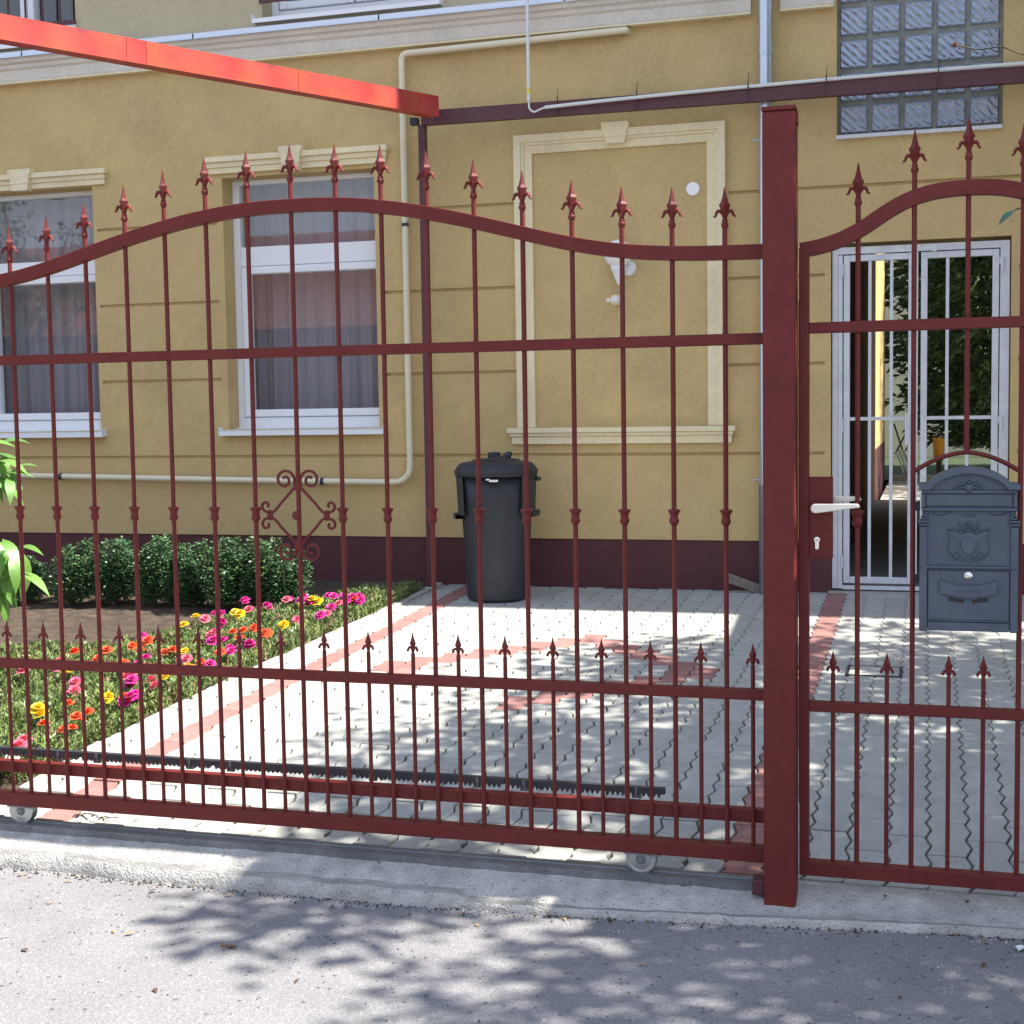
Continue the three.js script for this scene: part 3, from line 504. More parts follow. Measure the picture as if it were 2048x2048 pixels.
  for (const [k, xg, zg] of F) {
    const f = 0.915, z = 4 - (4 - zg) * f, x = Math.min(xg * f, kerbX(z) - 0.09);
    const n = (k === 'magenta' || k === 'pink') && rnd() < 0.6 ? 2 : 1;
    for (let i = 0; i < n + (rnd() < 0.25 ? 1 : 0); i++) {
      const t = thing('moss_rose_flower', C[k][1], 'flower', [x + (i ? rr(-0.04, 0.04) : 0), gy(z) + rr(0.095, 0.135), z + (i ? rr(-0.04, 0.04) : 0)], 0, k + ' moss rose flowers');
      t.rotation.set(rr(0.1, 0.75), rr(0, 6.28), rr(-0.35, 0.35), 'XYZ'); const s = rr(0.85, 1.15); t.scale.set(s, s, s);
      mesh('petals', kinds[Math.floor(rnd() * 3)], mats[k], t, true); mesh('flower_centre', eye, eyeM, t, true);
    }
  }
}
// ---------------------------------------------------------------- broad-leaved shrub at the end of the gate
{
  const t = thing('broad_leaved_shrub', 'young tree shoot with large pale green leaves behind the sliding gate', 'shrub');
  const stems = [tube([V(-3.62, gy(-0.55), -0.55), V(-3.58, 0.5, -0.5), V(-3.5, 0.9, -0.48), V(-3.4, 1.25, -0.45), V(-3.36, 1.36, -0.44)], 0.011, 30, 6), tube([V(-3.56, 0.62, -0.5), V(-3.46, 0.86, -0.45), V(-3.36, 0.94, -0.42)], 0.006, 14, 5)];
  mesh('stem', stems, M.bark, t);
  const leaf = (x, y, z, dx, dy, dz, l, w, k) => { const d = V(dx, dy, dz).normalize(); let n = V(0.35, 1, 0.25); n.sub(d.clone().multiplyScalar(n.dot(d))).normalize(); mesh('leaf', leafMesh([{ p: V(x, y, z), d, n, l, w, droop: 0.22 }], LANCE2), M.leafBig[k], t, true); };
  const c1 = V(-3.36, 1.27, -0.44), c2 = V(-3.36, 0.92, -0.42);
  for (const [c, L] of [[c1, [[0.55, 0.28, 0.1, 0.2], [0.9, -0.05, 0.15, 0.24], [1, -0.35, 0.05, 0.25], [0.8, -0.75, 0.1, 0.23], [0.35, -0.9, 0.15, 0.24], [0.2, 0.5, 0.4, 0.17], [0.5, -0.6, 0.6, 0.2], [-0.4, -0.5, 0.3, 0.22], [0.7, 0.1, -0.5, 0.2], [-0.6, 0.1, 0.2, 0.2], [0.9, -0.55, -0.3, 0.2], [0.3, -0.2, 0.8, 0.17]]], [c2, [[0.6, 0.05, 0.1, 0.2], [1, -0.3, 0.1, 0.25], [0.9, -0.62, 0.05, 0.27], [0.6, -0.95, 0.1, 0.30], [0.25, -1, 0.2, 0.28], [0.1, 0.1, 0.6, 0.16], [0.35, -0.5, 0.6, 0.22], [0.8, -0.35, -0.4, 0.24], [-0.4, -0.5, 0.3, 0.24], [0.5, -1.3, 0.2, 0.30], [0.2, -1.4, -0.1, 0.33], [0.85, -0.9, -0.3, 0.26]]]])
    [...L, ...L.map(([x, y, z, l]) => [x + rr(-0.5, 0.5), y + rr(-0.6, 0.3), z + rr(-0.4, 0.6), l * 0.85])].forEach(([x, y, z, l0], i) => { const l = l0 * 0.62; leaf(c.x + rr(-0.02, 0.12), c.y + rr(-0.09, 0.07), c.z + rr(-0.04, 0.04), x, y, z, l, l * 0.31, i % 3); });
}
{ // rose twig and single leaf by the passage
  const t = thing('rose_twig', 'thin bare rose twig with a small red bud before the glass blocks', 'twig');
  mesh('stem', tube([V(0.75, 2.62, -2.0), V(0.5, 2.76, -2.0), V(0.366, 2.80, -2.0), V(0.28, 2.835, -1.99), V(0.2, 2.835, -2.0), V(0.115, 2.858, -2.0)], 0.003, 30, 5), M.bark, t);
  mesh('bud', [new THREE.SphereGeometry(0.009, 8, 6).scale(1, 1.3, 1).translate(0.105, 2.862, -2.0), new THREE.SphereGeometry(0.005, 6, 5).translate(0.123, 2.846, -1.995)], std(col(0.16, 0.05, 0.04)), t);
  const u = thing('climber_shoot', 'dark green pointed leaf on a climber shoot beside the garden gate', 'climber');
  mesh('stem', tube([V(0.62, 1.6, -1.0), V(0.5, 1.95, -1.0), V(0.36, 2.08, -1.0), V(0.282, 2.068, -1.0)], 0.003, 20, 5), M.bark, u);
  mesh('leaf', leafMesh([{ p: V(0.285, 2.068, -1.0), d: V(-0.75, -0.62, 0.15).normalize(), n: V(-0.4, 0.55, 0.7).normalize(), l: 0.075, w: 0.028 }, { p: V(0.34, 2.085, -1.0), d: V(0.6, 0.6, 0.1).normalize(), n: V(-0.4, 0.5, 0.7).normalize(), l: 0.07, w: 0.03 }], LANCE), phys(col(0.03, 0.10, 0.045), { roughness: 0.35, side: THREE.DoubleSide }), u, true);
}
// ---------------------------------------------------------------- garden seen through the passage
function conifer(label, x, z, h, r, n) {
  const t = thing('conifer_tree', label, 'tree', [x, 0.3, z], 0, 'conifers behind the house'), ls = [];
  mesh('trunk', rod(V(0, 0, 0), V(0, h * 0.9, 0), 0.1, 0.02, 8), M.bark, t);
  for (let i = 0; i < n; i++) {
    const y = 0.5 + Math.pow(rnd(), 0.9) * (h - 0.5), a = rr(0, 6.28), R = r * Math.min(1, 0.42 + y * 0.26) * Math.pow(1 - y / h, 0.35) * (0.72 + 0.35 * N.noise(a * 2.2, y * 2.2, 4) + 0.2 * N.noise(a * 7, y * 8, 6)) * Math.pow(rnd(), 0.3), d = V(Math.cos(a), rr(-0.9, 0.5), Math.sin(a)).normalize();
    ls.push({ p: V(Math.cos(a) * R, y, Math.sin(a) * R), d, n: perp(d), l: rr(0.09, 0.19), w: rr(0.04, 0.07), droop: 0.2 });
  }
  mesh('crown', leafMesh(ls, [[0, 0.2], [0.4, 0.5], [1, 0]]), M.conifer, t, true);
}
conifer('tall dark conifer filling the view through the passage', 1.5, -18.2, 8.5, 3.3, 52000);
conifer('smaller conifer beside the garden wall behind the passage', 1.35, -20.4, 7.5, 2.2, 30000);
conifer('broad conifer closing the garden beside the tall one', 3.4, -20.8, 7.0, 2.4, 22000);
{
  const t = thing('leaning_deckchair', 'folded garden chair with pale slats leaning beyond the passage', 'chair', [-0.37, 0.4, -17.2]);
  mesh('slats', [rod(V(0.0, 0.36, 0), V(0.13, 0.02, 0.1), 0.016, 0.016, 6), rod(V(0.04, 0.37, 0), V(0.18, 0.03, 0.1), 0.016, 0.016, 6), rod(V(-0.04, 0.34, 0), V(0.08, 0.02, 0.1), 0.012, 0.012, 6)], M.conduit, t);
  mesh('leg', rod(V(-0.05, 0.3, 0), V(0.13, 0.66, 0), 0.014, 0.014, 6), M.dryDark, t); mesh('leg', rod(V(-0.07, 0.74, 0), V(0.05, 0.36, 0), 0.014, 0.014, 6), M.dryDark, t); mesh('leg', rod(V(0.05, 0.36, 0), V(0.22, 0.0, 0.02), 0.014, 0.014, 6), M.dryDark, t);
  const u = thing('amber_pot', 'amber glazed pot in front of the conifer beyond the passage', 'pot', [0.19, 0.33, -16.6]);
  mesh('body', lathe([[0.001, 0.32], [0.06, 0.32], [0.08, 0.37], [0.09, 0.52], [0.085, 0.58], [0.095, 0.61], [0.001, 0.61]], 14), M.amber, u);
  mesh('stand', lathe([[0.001, 0], [0.09, 0], [0.08, 0.03], [0.04, 0.06], [0.04, 0.28], [0.06, 0.318], [0.001, 0.319]], 12), M.black, u);
}
// ---------------------------------------------------------------- white barred gate in the passage doorway
{
  const t = thing('white_barred_gate', 'white painted double-leaf barred gate in the passage doorway', 'gate');
  const z0 = WZ - 0.06, z1 = WZ - 0.02, y0 = 0.34, y1 = 2.345;
  const X0 = DOOR[0] + 0.008, X1 = DOOR[1] - 0.008;
  mesh('frame', [bx(X0, X0 + 0.032, y0, y1, z0, z1), bx(X1 - 0.05, X1, y0, y1, z0, z1), bx(X0 + 0.032, X1 - 0.05, y1 - 0.04, y1, z0, z1), bx(X0 + 0.034, X0 + 0.058, y0, y1 - 0.045, z0 + 0.002, z1 + 0.004), bx(X0 + 0.058, X1 - 0.05, y0 - 0.005, y0 + 0.018, z0 + 0.002, z1)], M.whitePaint, t);
  const leaf = (a, b, bars) => {
    const l = new THREE.Group(); l.name = 'gate_leaf'; t.add(l); const s = 0.036, zA = WZ - 0.05, zB = WZ - 0.018, b0 = 0.372, b1 = 2.298, mid = 1.345;
    mesh('leaf_frame', [bx(a, a + s, b0, b1, zA, zB, 0.003), bx(b - s, b, b0, b1, zA, zB, 0.003), bx(a + s, b - s, b0, b0 + 0.038, zA, zB, 0.003), bx(a + s, b - s, b1 - 0.036, b1, zA, zB, 0.003), bx(a + s, b - s, mid - 0.01, mid + 0.01, zA + 0.004, zB - 0.004)], M.whitePaint, l);
    for (const x of bars) mesh('bar', bx(x - 0.009, x + 0.009, b0 + 0.038, b1 - 0.036, WZ - 0.043, WZ - 0.025), M.whitePaint, l);
    return l;
  };
  const L = leaf(-0.463, -0.062, [-0.314, -0.192]), R = leaf(-0.028, 0.398, [0.118, 0.23]);
  mesh('lock_case', bx(-0.115, -0.088, 1.19, 1.372, WZ - 0.055, WZ - 0.012, 0.004), M.whitePaint, L);
  mesh('meeting_strip', bx(-0.0615, -0.044, 0.40, 2.30, WZ - 0.046, WZ - 0.02), M.whitePaint, R);
  for (const y of [2.23, 1.33, 0.52]) { mesh('hinge', [bx(-0.476, -0.463, y - 0.02, y + 0.02, WZ - 0.03, WZ - 0.012), rod(V(-0.47, y - 0.06, WZ - 0.012), V(-0.47, y + 0.02, WZ - 0.012), 0.007)], M.whitePaint, L); mesh('hinge', [bx(0.398, 0.412, y - 0.02, y + 0.02, WZ - 0.03, WZ - 0.012), rod(V(0.414, y - 0.06, WZ - 0.012), V(0.414, y + 0.02, WZ - 0.012), 0.009)], M.whitePaint, R); }
  mesh('stop', new THREE.CylinderGeometry(0.016, 0.016, 0.04, 12).rotateX(Math.PI / 2).translate(0.045, 2.312, WZ - 0.02), M.whitePaint, t);
}
// ---------------------------------------------------------------- things fixed to the wall
{
  const t = thing('downpipe', 'shiny zinc rainwater downpipe running down the wall behind the gate post', 'pipe');
  const x = -0.903, z = WZ + 0.075;
  mesh('pipe', [rod(V(x, 0.95, z), V(x, 3.47, z), 0.04, 0.04, 20), rod(V(x, 3.50, z), V(x, 6.5, z), 0.04, 0.04, 20)], M.galv, t);
  mesh('joint_collar', [rod(V(x, 3.462, z), V(x, 3.512, z), 0.0425, 0.0425, 20), rod(V(x, 3.479, z), V(x, 3.485, z), 0.0445, 0.0445, 20)], M.galv, t);
  mesh('lower_pipe', rod(V(x, 0.2, z), V(x, 0.96, z), 0.045, 0.045, 20), M.steel, t);
  for (const y of [2.98, 0.99]) mesh('clamp', [rod(V(x, y - 0.012, z), V(x, y + 0.012, z), 0.043, 0.043, 20), rod(V(x - 0.06, y, z - 0.01), V(x - 0.03, y, z - 0.01), 0.005), new THREE.SphereGeometry(0.011, 8, 6).translate(x - 0.065, y, z - 0.01), rod(V(x, y, WZ), V(x, y, z), 0.006)], M.galv, t);
}
{
  const t = thing('gas_pipe', 'beige painted gas pipe bent around the corner and along the wall above the hedge', 'pipe');
  const z = WZ + 0.05, r = 0.0205, k = 0.994;
  const P = (x, y) => V(x * k, 1.43 + (y - 1.43) * k, z);
  const arc = (cx, cy, R, a0, a1, n = 7) => Array.from({ length: n }, (_, i) => { const a = lerp(a0, a1, i / (n - 1)); return P(cx + R * Math.cos(a), cy + R * Math.sin(a)); });
  const path = new THREE.CurvePath(); const pts = [V(-1.735 * k, 3.688, WZ - 0.02), P(-1.745, 3.699), ...[P(-2.4, 3.69)], P(-3.13, 3.681), ...arc(-3.145, 3.641, 0.04, Math.PI / 2, Math.PI), P(-3.185, 3.4), P(-3.184, 2.6), P(-3.185, 1.5), P(-3.185, 1.09), ...arc(-3.285, 1.075, 0.1, 0, -Math.PI / 2), P(-3.4, 0.975), P(-4.5, 0.99), P(-5.8, 1.016), P(-7.4, 1.05)];
  const segs = []; for (let i = 1; i < pts.length; i++) { segs.push(rod(pts[i - 1], pts[i], r, r, 14)); segs.push(new THREE.SphereGeometry(r, 14, 8).translate(pts[i].x, pts[i].y, pts[i].z)); }
  mesh('pipe', segs, M.pipe, t);
  mesh('clamp', rod(P(-3.184, 2.605), P(-3.184, 2.625), 0.024, 0.024, 14), M.rack, t); mesh('clamp', rod(P(-3.184, 2.632), P(-3.184, 2.638), 0.023, 0.023, 14), M.galv, t);
  for (const x of [-3.8, -5.78]) { const y = x < -5 ? 1.0145 : 0.98; mesh('clamp', [rod(P(x - 0.012, y), P(x + 0.012, y), 0.0245, 0.0245, 14), rod(P(x, y), V(x * k, P(x, y).y, WZ), 0.006)], M.rack, t); }
}
{
  const t = thing('wall_lamp', 'white globe wall lamp on a small bracket within the blind window', 'lamp', [-1.765, 2.28, WZ]);
  mesh('back_plate', new THREE.CylinderGeometry(0.044, 0.048, 0.02, 24).rotateX(Math.PI / 2).translate(0.026, 0.0, 0.01), M.white, t);
  mesh('arm', [rod(V(0.02, -0.005, 0.015), V(-0.015, -0.04, 0.09), 0.014, 0.012, 12), lathe([[0.001, -0.085], [0.006, -0.085], [0.01, -0.07], [0.022, -0.045], [0.038, -0.002], [0.046, 0.004], [0.046, 0.028], [0.036, 0.03], [0.001, 0.03]], 20).translate(-0.018, -0.022, 0.095)], M.white, t);
  mesh('globe', new THREE.SphereGeometry(0.084, 26, 18).translate(-0.018, 0.078, 0.098), M.globe, t);
}
{
  const t = thing('motion_sensor', 'small cream motion sensor below the globe wall lamp', 'sensor', [-1.805, 2.085, WZ]);
  mesh('base', bx(-0.03, 0.03, -0.03, 0.03, 0, 0.03, 0.008), M.sensor, t);
  mesh('head', [new THREE.SphereGeometry(0.034, 16, 12).scale(1, 0.95, 1.1).translate(-0.005, 0, 0.06), new THREE.CylinderGeometry(0.014, 0.014, 0.03, 10).rotateZ(Math.PI / 2).translate(-0.045, 0, 0.055)], M.sensor, t);
  mesh('lens', new THREE.CylinderGeometry(0.0345, 0.0345, 0.006, 16).scale(1, 1, 1.1).translate(-0.005, -0.004, 0.06), M.conduit, t);
}
tag(mesh('junction_cover', new THREE.CylinderGeometry(0.039, 0.041, 0.012, 28).rotateX(Math.PI / 2).translate(-1.342, 2.732, WZ + 0.006), M.globe), 'round white junction box cover high in the blind window', 'cover');
{
  const t = thing('leaning_board', 'short grey weathered board leaning against the plinth by the downpipe', 'board');
  const g = new RoundedBoxGeometry(0.25, 0.052, 0.03, 1, 0.004); const m = mesh('plank', g, M.board, t); m.position.set(-1.022, 0.362, -4.38); m.rotation.set(0.25, 0.12, -0.40);
}
// ---------------------------------------------------------------- canopy frame over the yard: post, dark cross beam, red-orange beam
{
  const t = thing('canopy_frame', 'steel canopy frame with bright red-orange beam, dark red cross beam and thin post', 'frame');
  mesh('post', bx(-3.014, -2.968, 0.27, 3.19, -4.30, -4.255, 0.004), M.paintDark, t);
  const cb = mesh('cross_beam', beamAlong(V(-2.985, 3.228, -4.26), V(2.6, 3.228, -4.398), 0.05, 0.086), M.paintDark, t); cb.userData.label = 'dark red cross beam close to the wall';
  mesh('beam_end_cap', bx(-3.06, -3.012, 3.192, 3.235, -4.285, -4.24), M.black, t);
  const a = V(-2.86, 3.262, -4.13), dir = V(-0.498, 0, 0.8672), b = a.clone().addScaledVector(dir, 4.6);
  // a box beam folded from sheet, in lengths with narrow joints
  const ob = new THREE.Group(); ob.name = 'main_beam'; ob.userData.label = 'bright red-orange box beam running towards the street'; t.add(ob);
  const cuts = [0, 0.16, 1.02, 1.95, 2.06, 3.1, 4.6];
  for (let i = 1; i < cuts.length; i++) { const p = a.clone().addScaledVector(dir, cuts[i - 1] + (i > 1 ? 0.0025 : 0)), q = a.clone().addScaledVector(dir, cuts[i]); mesh('sheet_length', beamAlong(p, q, 0.085, 0.119), M.orange, ob); }
  mesh('side_beam', beamAlong(V(1.25, 3.30, -4.36), V(1.60, 3.30, 0.2), 0.14, 0.1), M.orange, t);
  mesh('side_post', bx(1.56, 1.64, 0, 3.25, 0.12, 0.2), M.paintDark, t);
}
{
  const t = thing('cable_conduit', 'thin pale grey cable conduit hanging from above and tied along the cross beam', 'conduit');
  const x = -2.29, z = -4.215;
  const pts = [V(x + 0.005, 6.4, -4.24), V(x, 5, -4.23), V(x, 4, z), V(x, 3.34, z), V(x, 3.27, z + 0.002), V(x + 0.008, 3.225, z + 0.006), V(x + 0.035, 3.205, z + 0.008), V(x + 0.065, 3.215, z + 0.005), V(x + 0.1, 3.228, z), V(x + 0.5, 3.243, z - 0.012), V(-1.2, 3.262, -4.262), V(0, 3.281, -4.30), V(1.2, 3.283, -4.33)];
  mesh('pipe', [tube(pts.slice(0, 5), 0.0105, 40, 8), tube(pts.slice(4, 9), 0.006, 24, 8), tube(pts.slice(8), 0.0105, 60, 8)], M.conduit, t);
  mesh('yellow_mark', rod(V(x, 3.315, z), V(x, 3.345, z), 0.0112), std(col(0.7, 0.6, 0.08)), t);
  for (const tx of [-2.12, -1.64, -0.99, -0.55, 0.06]) mesh('cable_tie', [bx(tx - 0.003, tx + 0.003, 3.18, 3.292, -4.245 - 0.012 * (tx + 2.3), -4.24 - 0.012 * (tx + 2.3)), rod(V(tx, 3.285, -4.25 - 0.018 * (tx + 2.3)), V(tx + 0.004, 3.345, -4.24 - 0.018 * (tx + 2.3)), 0.0022, 0.0015, 4)], M.black, t);
}
// ---------------------------------------------------------------- dustbin
{
  const t = thing('dustbin', 'tall black plastic dustbin with lid standing against the plinth', 'bin', [-2.475, gy(-4.03), -4.03], 0.15);
  const s = 0.985; t.scale.set(s, s, s);
  mesh('body', lathe([[0.001, 0.0], [0.178, 0.0], [0.188, 0.012], [0.212, 0.50], [0.216, 0.60], [0.236, 0.765], [0.001, 0.765]], 40), M.bin, t);
  // skirt with its two flared handles
  const sk = []; for (const k of [-1, 1]) { const g = new THREE.CylinderGeometry(0.247, 0.236, 0.245, 18, 1, true, k > 0 ? Math.PI / 2 - 0.75 : -Math.PI / 2 - 0.75, 1.5); sk.push(g.translate(0, 0.643, 0)); const h = new THREE.CylinderGeometry(0.268, 0.262, 0.028, 18, 1, false, k > 0 ? Math.PI / 2 - 0.5 : -Math.PI / 2 - 0.5, 1.0); sk.push(h.translate(0, 0.512 + (k > 0 ? 0.012 : 0), 0)); }
  const skm = mesh('handle_skirt', sk, phys(col(0.026, 0.029, 0.036), { roughness: 0.55, side: THREE.DoubleSide }), t);
  mesh('rim', lathe([[0.236, 0.755], [0.252, 0.755], [0.254, 0.77], [0.246, 0.782], [0.236, 0.782]], 40), M.bin, t);
  const lid = mesh('lid', lathe([[0.252, 0.772], [0.257, 0.776], [0.256, 0.79], [0.248, 0.796], [0.243, 0.808], [0.222, 0.832], [0.205, 0.837], [0.15, 0.846], [0.14, 0.856], [0.08, 0.862], [0.001, 0.864]], 40), M.bin, t);
  mesh('lid_handle', [bx(-0.055, 0.02, 0.855, 0.897, -0.07, -0.03, 0.008), lathe([[0.001, 0.85], [0.05, 0.85], [0.045, 0.872], [0.001, 0.875]], 20).translate(0.05, 0, 0.02), new THREE.SphereGeometry(0.028, 12, 8).scale(1.2, 0.75, 0.8).rotateZ(0.5).translate(0.075, 0.878, 0.03)], M.bin, lid);
  mesh('clip', [bx(-0.006, 0.05, 0.728, 0.742, 0.24, 0.262, 0.003), bx(-0.026, 0.0, 0.738, 0.748, 0.24, 0.258, 0.003)], M.chrome, t);
  mesh('side_clip', rod(V(0.25, 0.735, -0.02), V(0.268, 0.735, 0.03), 0.014), M.bin, t);
}

// ---------------------------------------------------------------- the sliding gate
function finial() {                                                     // spear head, 0.118 high, base at y = 0
  const head = new THREE.LatheGeometry([[0.0001, 0.118], [0.0022, 0.112], [0.0058, 0.092], [0.0102, 0.075], [0.0163, 0.0655], [0.0105, 0.050], [0.0075, 0.040], [0.0062, 0.030], [0.0068, 0.022], [0.0062, 0.018]].reverse().map(([r, y]) => new THREE.Vector2(r, y)), 4).toNonIndexed(); head.computeVertexNormals(); head.scale(1, 1, 0.8);
  const out = [head];
  for (const k of [-1, 1]) { const c = new THREE.CatmullRomCurve3([V(0, 0.028, 0), V(k * 0.007, 0.043, 0), V(k * 0.0155, 0.0495, 0.001), V(k * 0.0225, 0.044, 0.002), V(k * 0.0245, 0.036, 0.002), V(k * 0.029, 0.033, 0.001)]); const g = new THREE.TubeGeometry(c, 10, 0.0058, 6); const p = g.attributes.position; for (let i = 0; i <= 10; i++) { const f = i < 7 ? 1 : 1 - (i - 6) * 0.12, ctr = c.getPointAt(i / 10); for (let j = 0; j <= 6; j++) { const q = i * 7 + j; p.setXYZ(q, ctr.x + (p.getX(q) - ctr.x) * f, ctr.y + (p.getY(q) - ctr.y) * f, ctr.z + (p.getZ(q) - ctr.z) * f * 1.2); } } g.computeVertexNormals(); out.push(g); out.push(new THREE.SphereGeometry(0.0036, 6, 4).translate(k * 0.0285, 0.0335, 0.001)); }
  out.push(lathe([[0.0075, 0], [0.0095, 0.004], [0.0112, 0.009], [0.0105, 0.013], [0.0078, 0.016], [0.0092, 0.021], [0.0066, 0.025]], 10));
  return merge(out);
}
function finialSmall() {                                                // 0.068 high
  const head = new THREE.LatheGeometry([[0.0001, 0.068], [0.0018, 0.063], [0.0045, 0.05], [0.0108, 0.033], [0.007, 0.026], [0.0085, 0.021], [0.005, 0.008]].reverse().map(([r, y]) => new THREE.Vector2(r, y)), 4).toNonIndexed(); head.computeVertexNormals(); head.scale(1, 1, 0.75);
  const out = [head];
  for (const k of [-1, 1]) out.push(new THREE.TubeGeometry(new THREE.CatmullRomCurve3([V(0, 0.014, 0), V(k * 0.006, 0.021, 0), V(k * 0.0125, 0.021, 0.001), V(k * 0.0145, 0.0135, 0.002), V(k * 0.0185, 0.0115, 0.001)]), 8, 0.0042, 6));
  out.push(lathe([[0.0062, -0.004], [0.0066, 0.0], [0.0045, 0.005], [0.005, 0.011]], 8));
  return merge(out);
}
const F_BIG = boxUV(finial()), F_SMALL = boxUV(finialSmall());
const F_COLLAR = boxUV(lathe([[0.0075, -0.024], [0.0095, -0.022], [0.0128, -0.017], [0.0148, -0.011], [0.0132, -0.007], [0.0115, 0.0], [0.0118, 0.006], [0.0145, 0.013], [0.0188, 0.0175], [0.0182, 0.0215], [0.013, 0.0235], [0.0075, 0.024]], 14));
function bar(parent, x, y0, y1, r, z = 0, collarY, small) {
  const b = mesh('bar', rod(V(x, y0, z), V(x, y1, z), r, r, 10), M.paint, parent);
  const f = mesh('spear_finial', small ? F_SMALL : F_BIG, M.paint, b); f.position.set(x, y1, z); f.rotation.y = rr(-0.12, 0.12);
  if (collarY) { const c = mesh('collar', F_COLLAR, M.paint, b); c.position.set(x, collarY, z); c.rotation.y = rr(0, 1); }
  return b;
}
function ribbon(fn, x0, x1, n, h, d) {                                  // curved rail of rectangular section following y = fn(x)
  const s = new THREE.Shape(), up = [], dn = [];
  for (let i = 0; i <= n; i++) { const x = lerp(x0, x1, i / n), sl = (fn(x + 0.002) - fn(x - 0.002)) / 0.004, L = Math.hypot(1, sl); up.push([x - sl / L * h / 2, fn(x) + h / 2 / L]); dn.push([x + sl / L * h / 2, fn(x) - h / 2 / L]); }
  [...up, ...dn.reverse()].forEach(([x, y], i) => i ? s.lineTo(x, y) : s.moveTo(x, y)); s.closePath();
  return extrude(s, d - 0.004, 0.002).translate(0, 0, -d / 2 + 0.002);
}
const CX = -1.8855;
{
  const t = thing('sliding_gate', 'brownish red wrought iron sliding gate with arched top and spear finials', 'gate');
  const arch = [[0, 2.0685], [0.15, 2.066], [0.3, 2.05], [0.44, 2.025], [0.6, 1.987], [0.745, 1.947], [0.89, 1.908], [1.04, 1.880], [1.185, 1.867], [1.34, 1.862], [1.7, 1.860]];
  const af = (x) => { const d = Math.abs(x - CX); let s = 0; for (let i = -3; i <= 3; i++) s += interp(Math.abs(d + i * 0.03), arch); return s / 7; };
  const XL = CX - 1.5, XR = -0.40;
  mesh('arch_rail', ribbon(af, XL, XR, 90, 0.036, 0.034), M.paint, t);
  mesh('middle_rail', bx(XL, XR, 1.603, 1.635, -0.016, 0.016, 0.003), M.paint, t);
  mesh('lower_rail', bx(XL, XR, 0.588, 0.619, -0.016, 0.016, 0.003), M.paint, t);
  mesh('bottom_rail', bx(XL, XR, 0.116, 0.160, -0.022, 0.022, 0.003), M.paint, t);
  mesh('drive_rail', bx(XL, XR, 0.222, 0.262, -0.042, -0.012, 0.003), M.paint, t);
  mesh('end_stile', bx(XL - 0.04, XL, 0.116, 1.90, -0.02, 0.02, 0.003), M.paint, t);
  const bars = [-2.900, -2.757, -2.614, -2.466, -2.323, -2.176, -2.031, -1.882, -1.733, -1.584, -1.4375, -1.289, -1.1395, -0.99, -0.842, -0.696, -0.546];
  const tips = [2.058, 2.088, 2.123, 2.168, 2.206, 2.236, 2.247, 2.258, 2.248, 2.235, 2.208, 2.173, 2.131, 2.095, 2.067, 2.057, 2.049];
  bars.unshift(-3.187, -3.043); tips.unshift(2.03, 2.04);
  bars.forEach((x, i) => bar(t, x, 0.158, tips[i] - 0.118, 0.0073, 0, Math.abs(x - CX) < 0.05 ? undefined : 1.112));
  const shorts = []; for (let i = 0; i < bars.length; i++) shorts.push(i ? (bars[i] + bars[i - 1]) / 2 : bars[0] - 0.072); shorts.push(-0.471);
  for (const x of shorts) bar(t, x, 0.158, 0.751 - 0.068, 0.0063, 0, undefined, true);
  // scroll ornament round the middle bar
  const cx = -1.8845, cy = 1.110, sp = (ox, oy, r0, a0, turns, dirn, n = 26) => Array.from({ length: n }, (_, i) => { const f = i / (n - 1), a = a0 + dirn * turns * 6.283 * f, r = r0 * (1 - 0.80 * f); return [ox + r * Math.cos(a), oy + r * Math.sin(a)]; });
  const orn = [];
  for (const kx of [-1, 1]) for (const ky of [-1, 1]) {
    const big = sp(0.043, 0.111, 0.034, Math.PI + 0.35, 1.45, -1), smallS = sp(0.109, 0.030, 0.0205, -2.15, 0.98, 1, 18);
    const pts = [...big.reverse(), [0.0085, 0.092], [0.02, 0.078], [0.055, 0.042], [0.086, 0.0105], ...smallS];
    orn.push(tube(pts.map(([x, y]) => V(cx + kx * x, cy + ky * y, 0)), 0.0047, 130, 7));
  }
  orn.push(bx(cx - 0.011, cx + 0.011, cy + 0.078, cy + 0.108, -0.006, 0.006, 0.003), bx(cx - 0.011, cx + 0.011, cy - 0.108, cy - 0.078, -0.006, 0.006, 0.003), bx(cx - 0.106, cx - 0.088, cy - 0.008, cy + 0.008, -0.005, 0.005, 0.002), bx(cx + 0.088, cx + 0.106, cy - 0.008, cy + 0.008, -0.005, 0.005, 0.002));
  const o = mesh('scroll_ornament', orn, M.paint, t);
  mesh('rosette', [lathe([[0.0001, 0.012], [0.004, 0.0115], [0.006, 0.0085], [0.0128, 0.007], [0.0142, 0.004], [0.0142, -0.008], [0.0001, -0.008]].reverse(), 18).rotateX(Math.PI / 2).translate(cx - 0.004, cy, 0.004)], M.paint, o);
  // gear rack
  const rk = new THREE.Group(); rk.name = 'gear_rack'; t.add(rk);
  const rx1 = -0.735; let x = rx1;
  while (x > XL + 0.05) {
    const w = Math.min(0.5, x - XL - 0.02), x0 = x - w, parts = [bx(x0, x - 0.004, 0.279, 0.297, -0.068, -0.046)], sh = new THREE.Shape(); sh.moveTo(x0, 0.280); let q = x0; while (q < x - 0.02) { sh.lineTo(q + 0.002, 0.280); sh.lineTo(q + 0.0065, 0.268); sh.lineTo(q + 0.0095, 0.268); sh.lineTo(q + 0.014, 0.280); q += 0.0157; } sh.lineTo(x - 0.004, 0.280); sh.lineTo(x - 0.004, 0.284); sh.lineTo(x0, 0.284); sh.closePath();
    parts.push(extrude(sh, 0.02).translate(0, 0, -0.067));
    mesh('rack_section', parts, M.rack, rk);
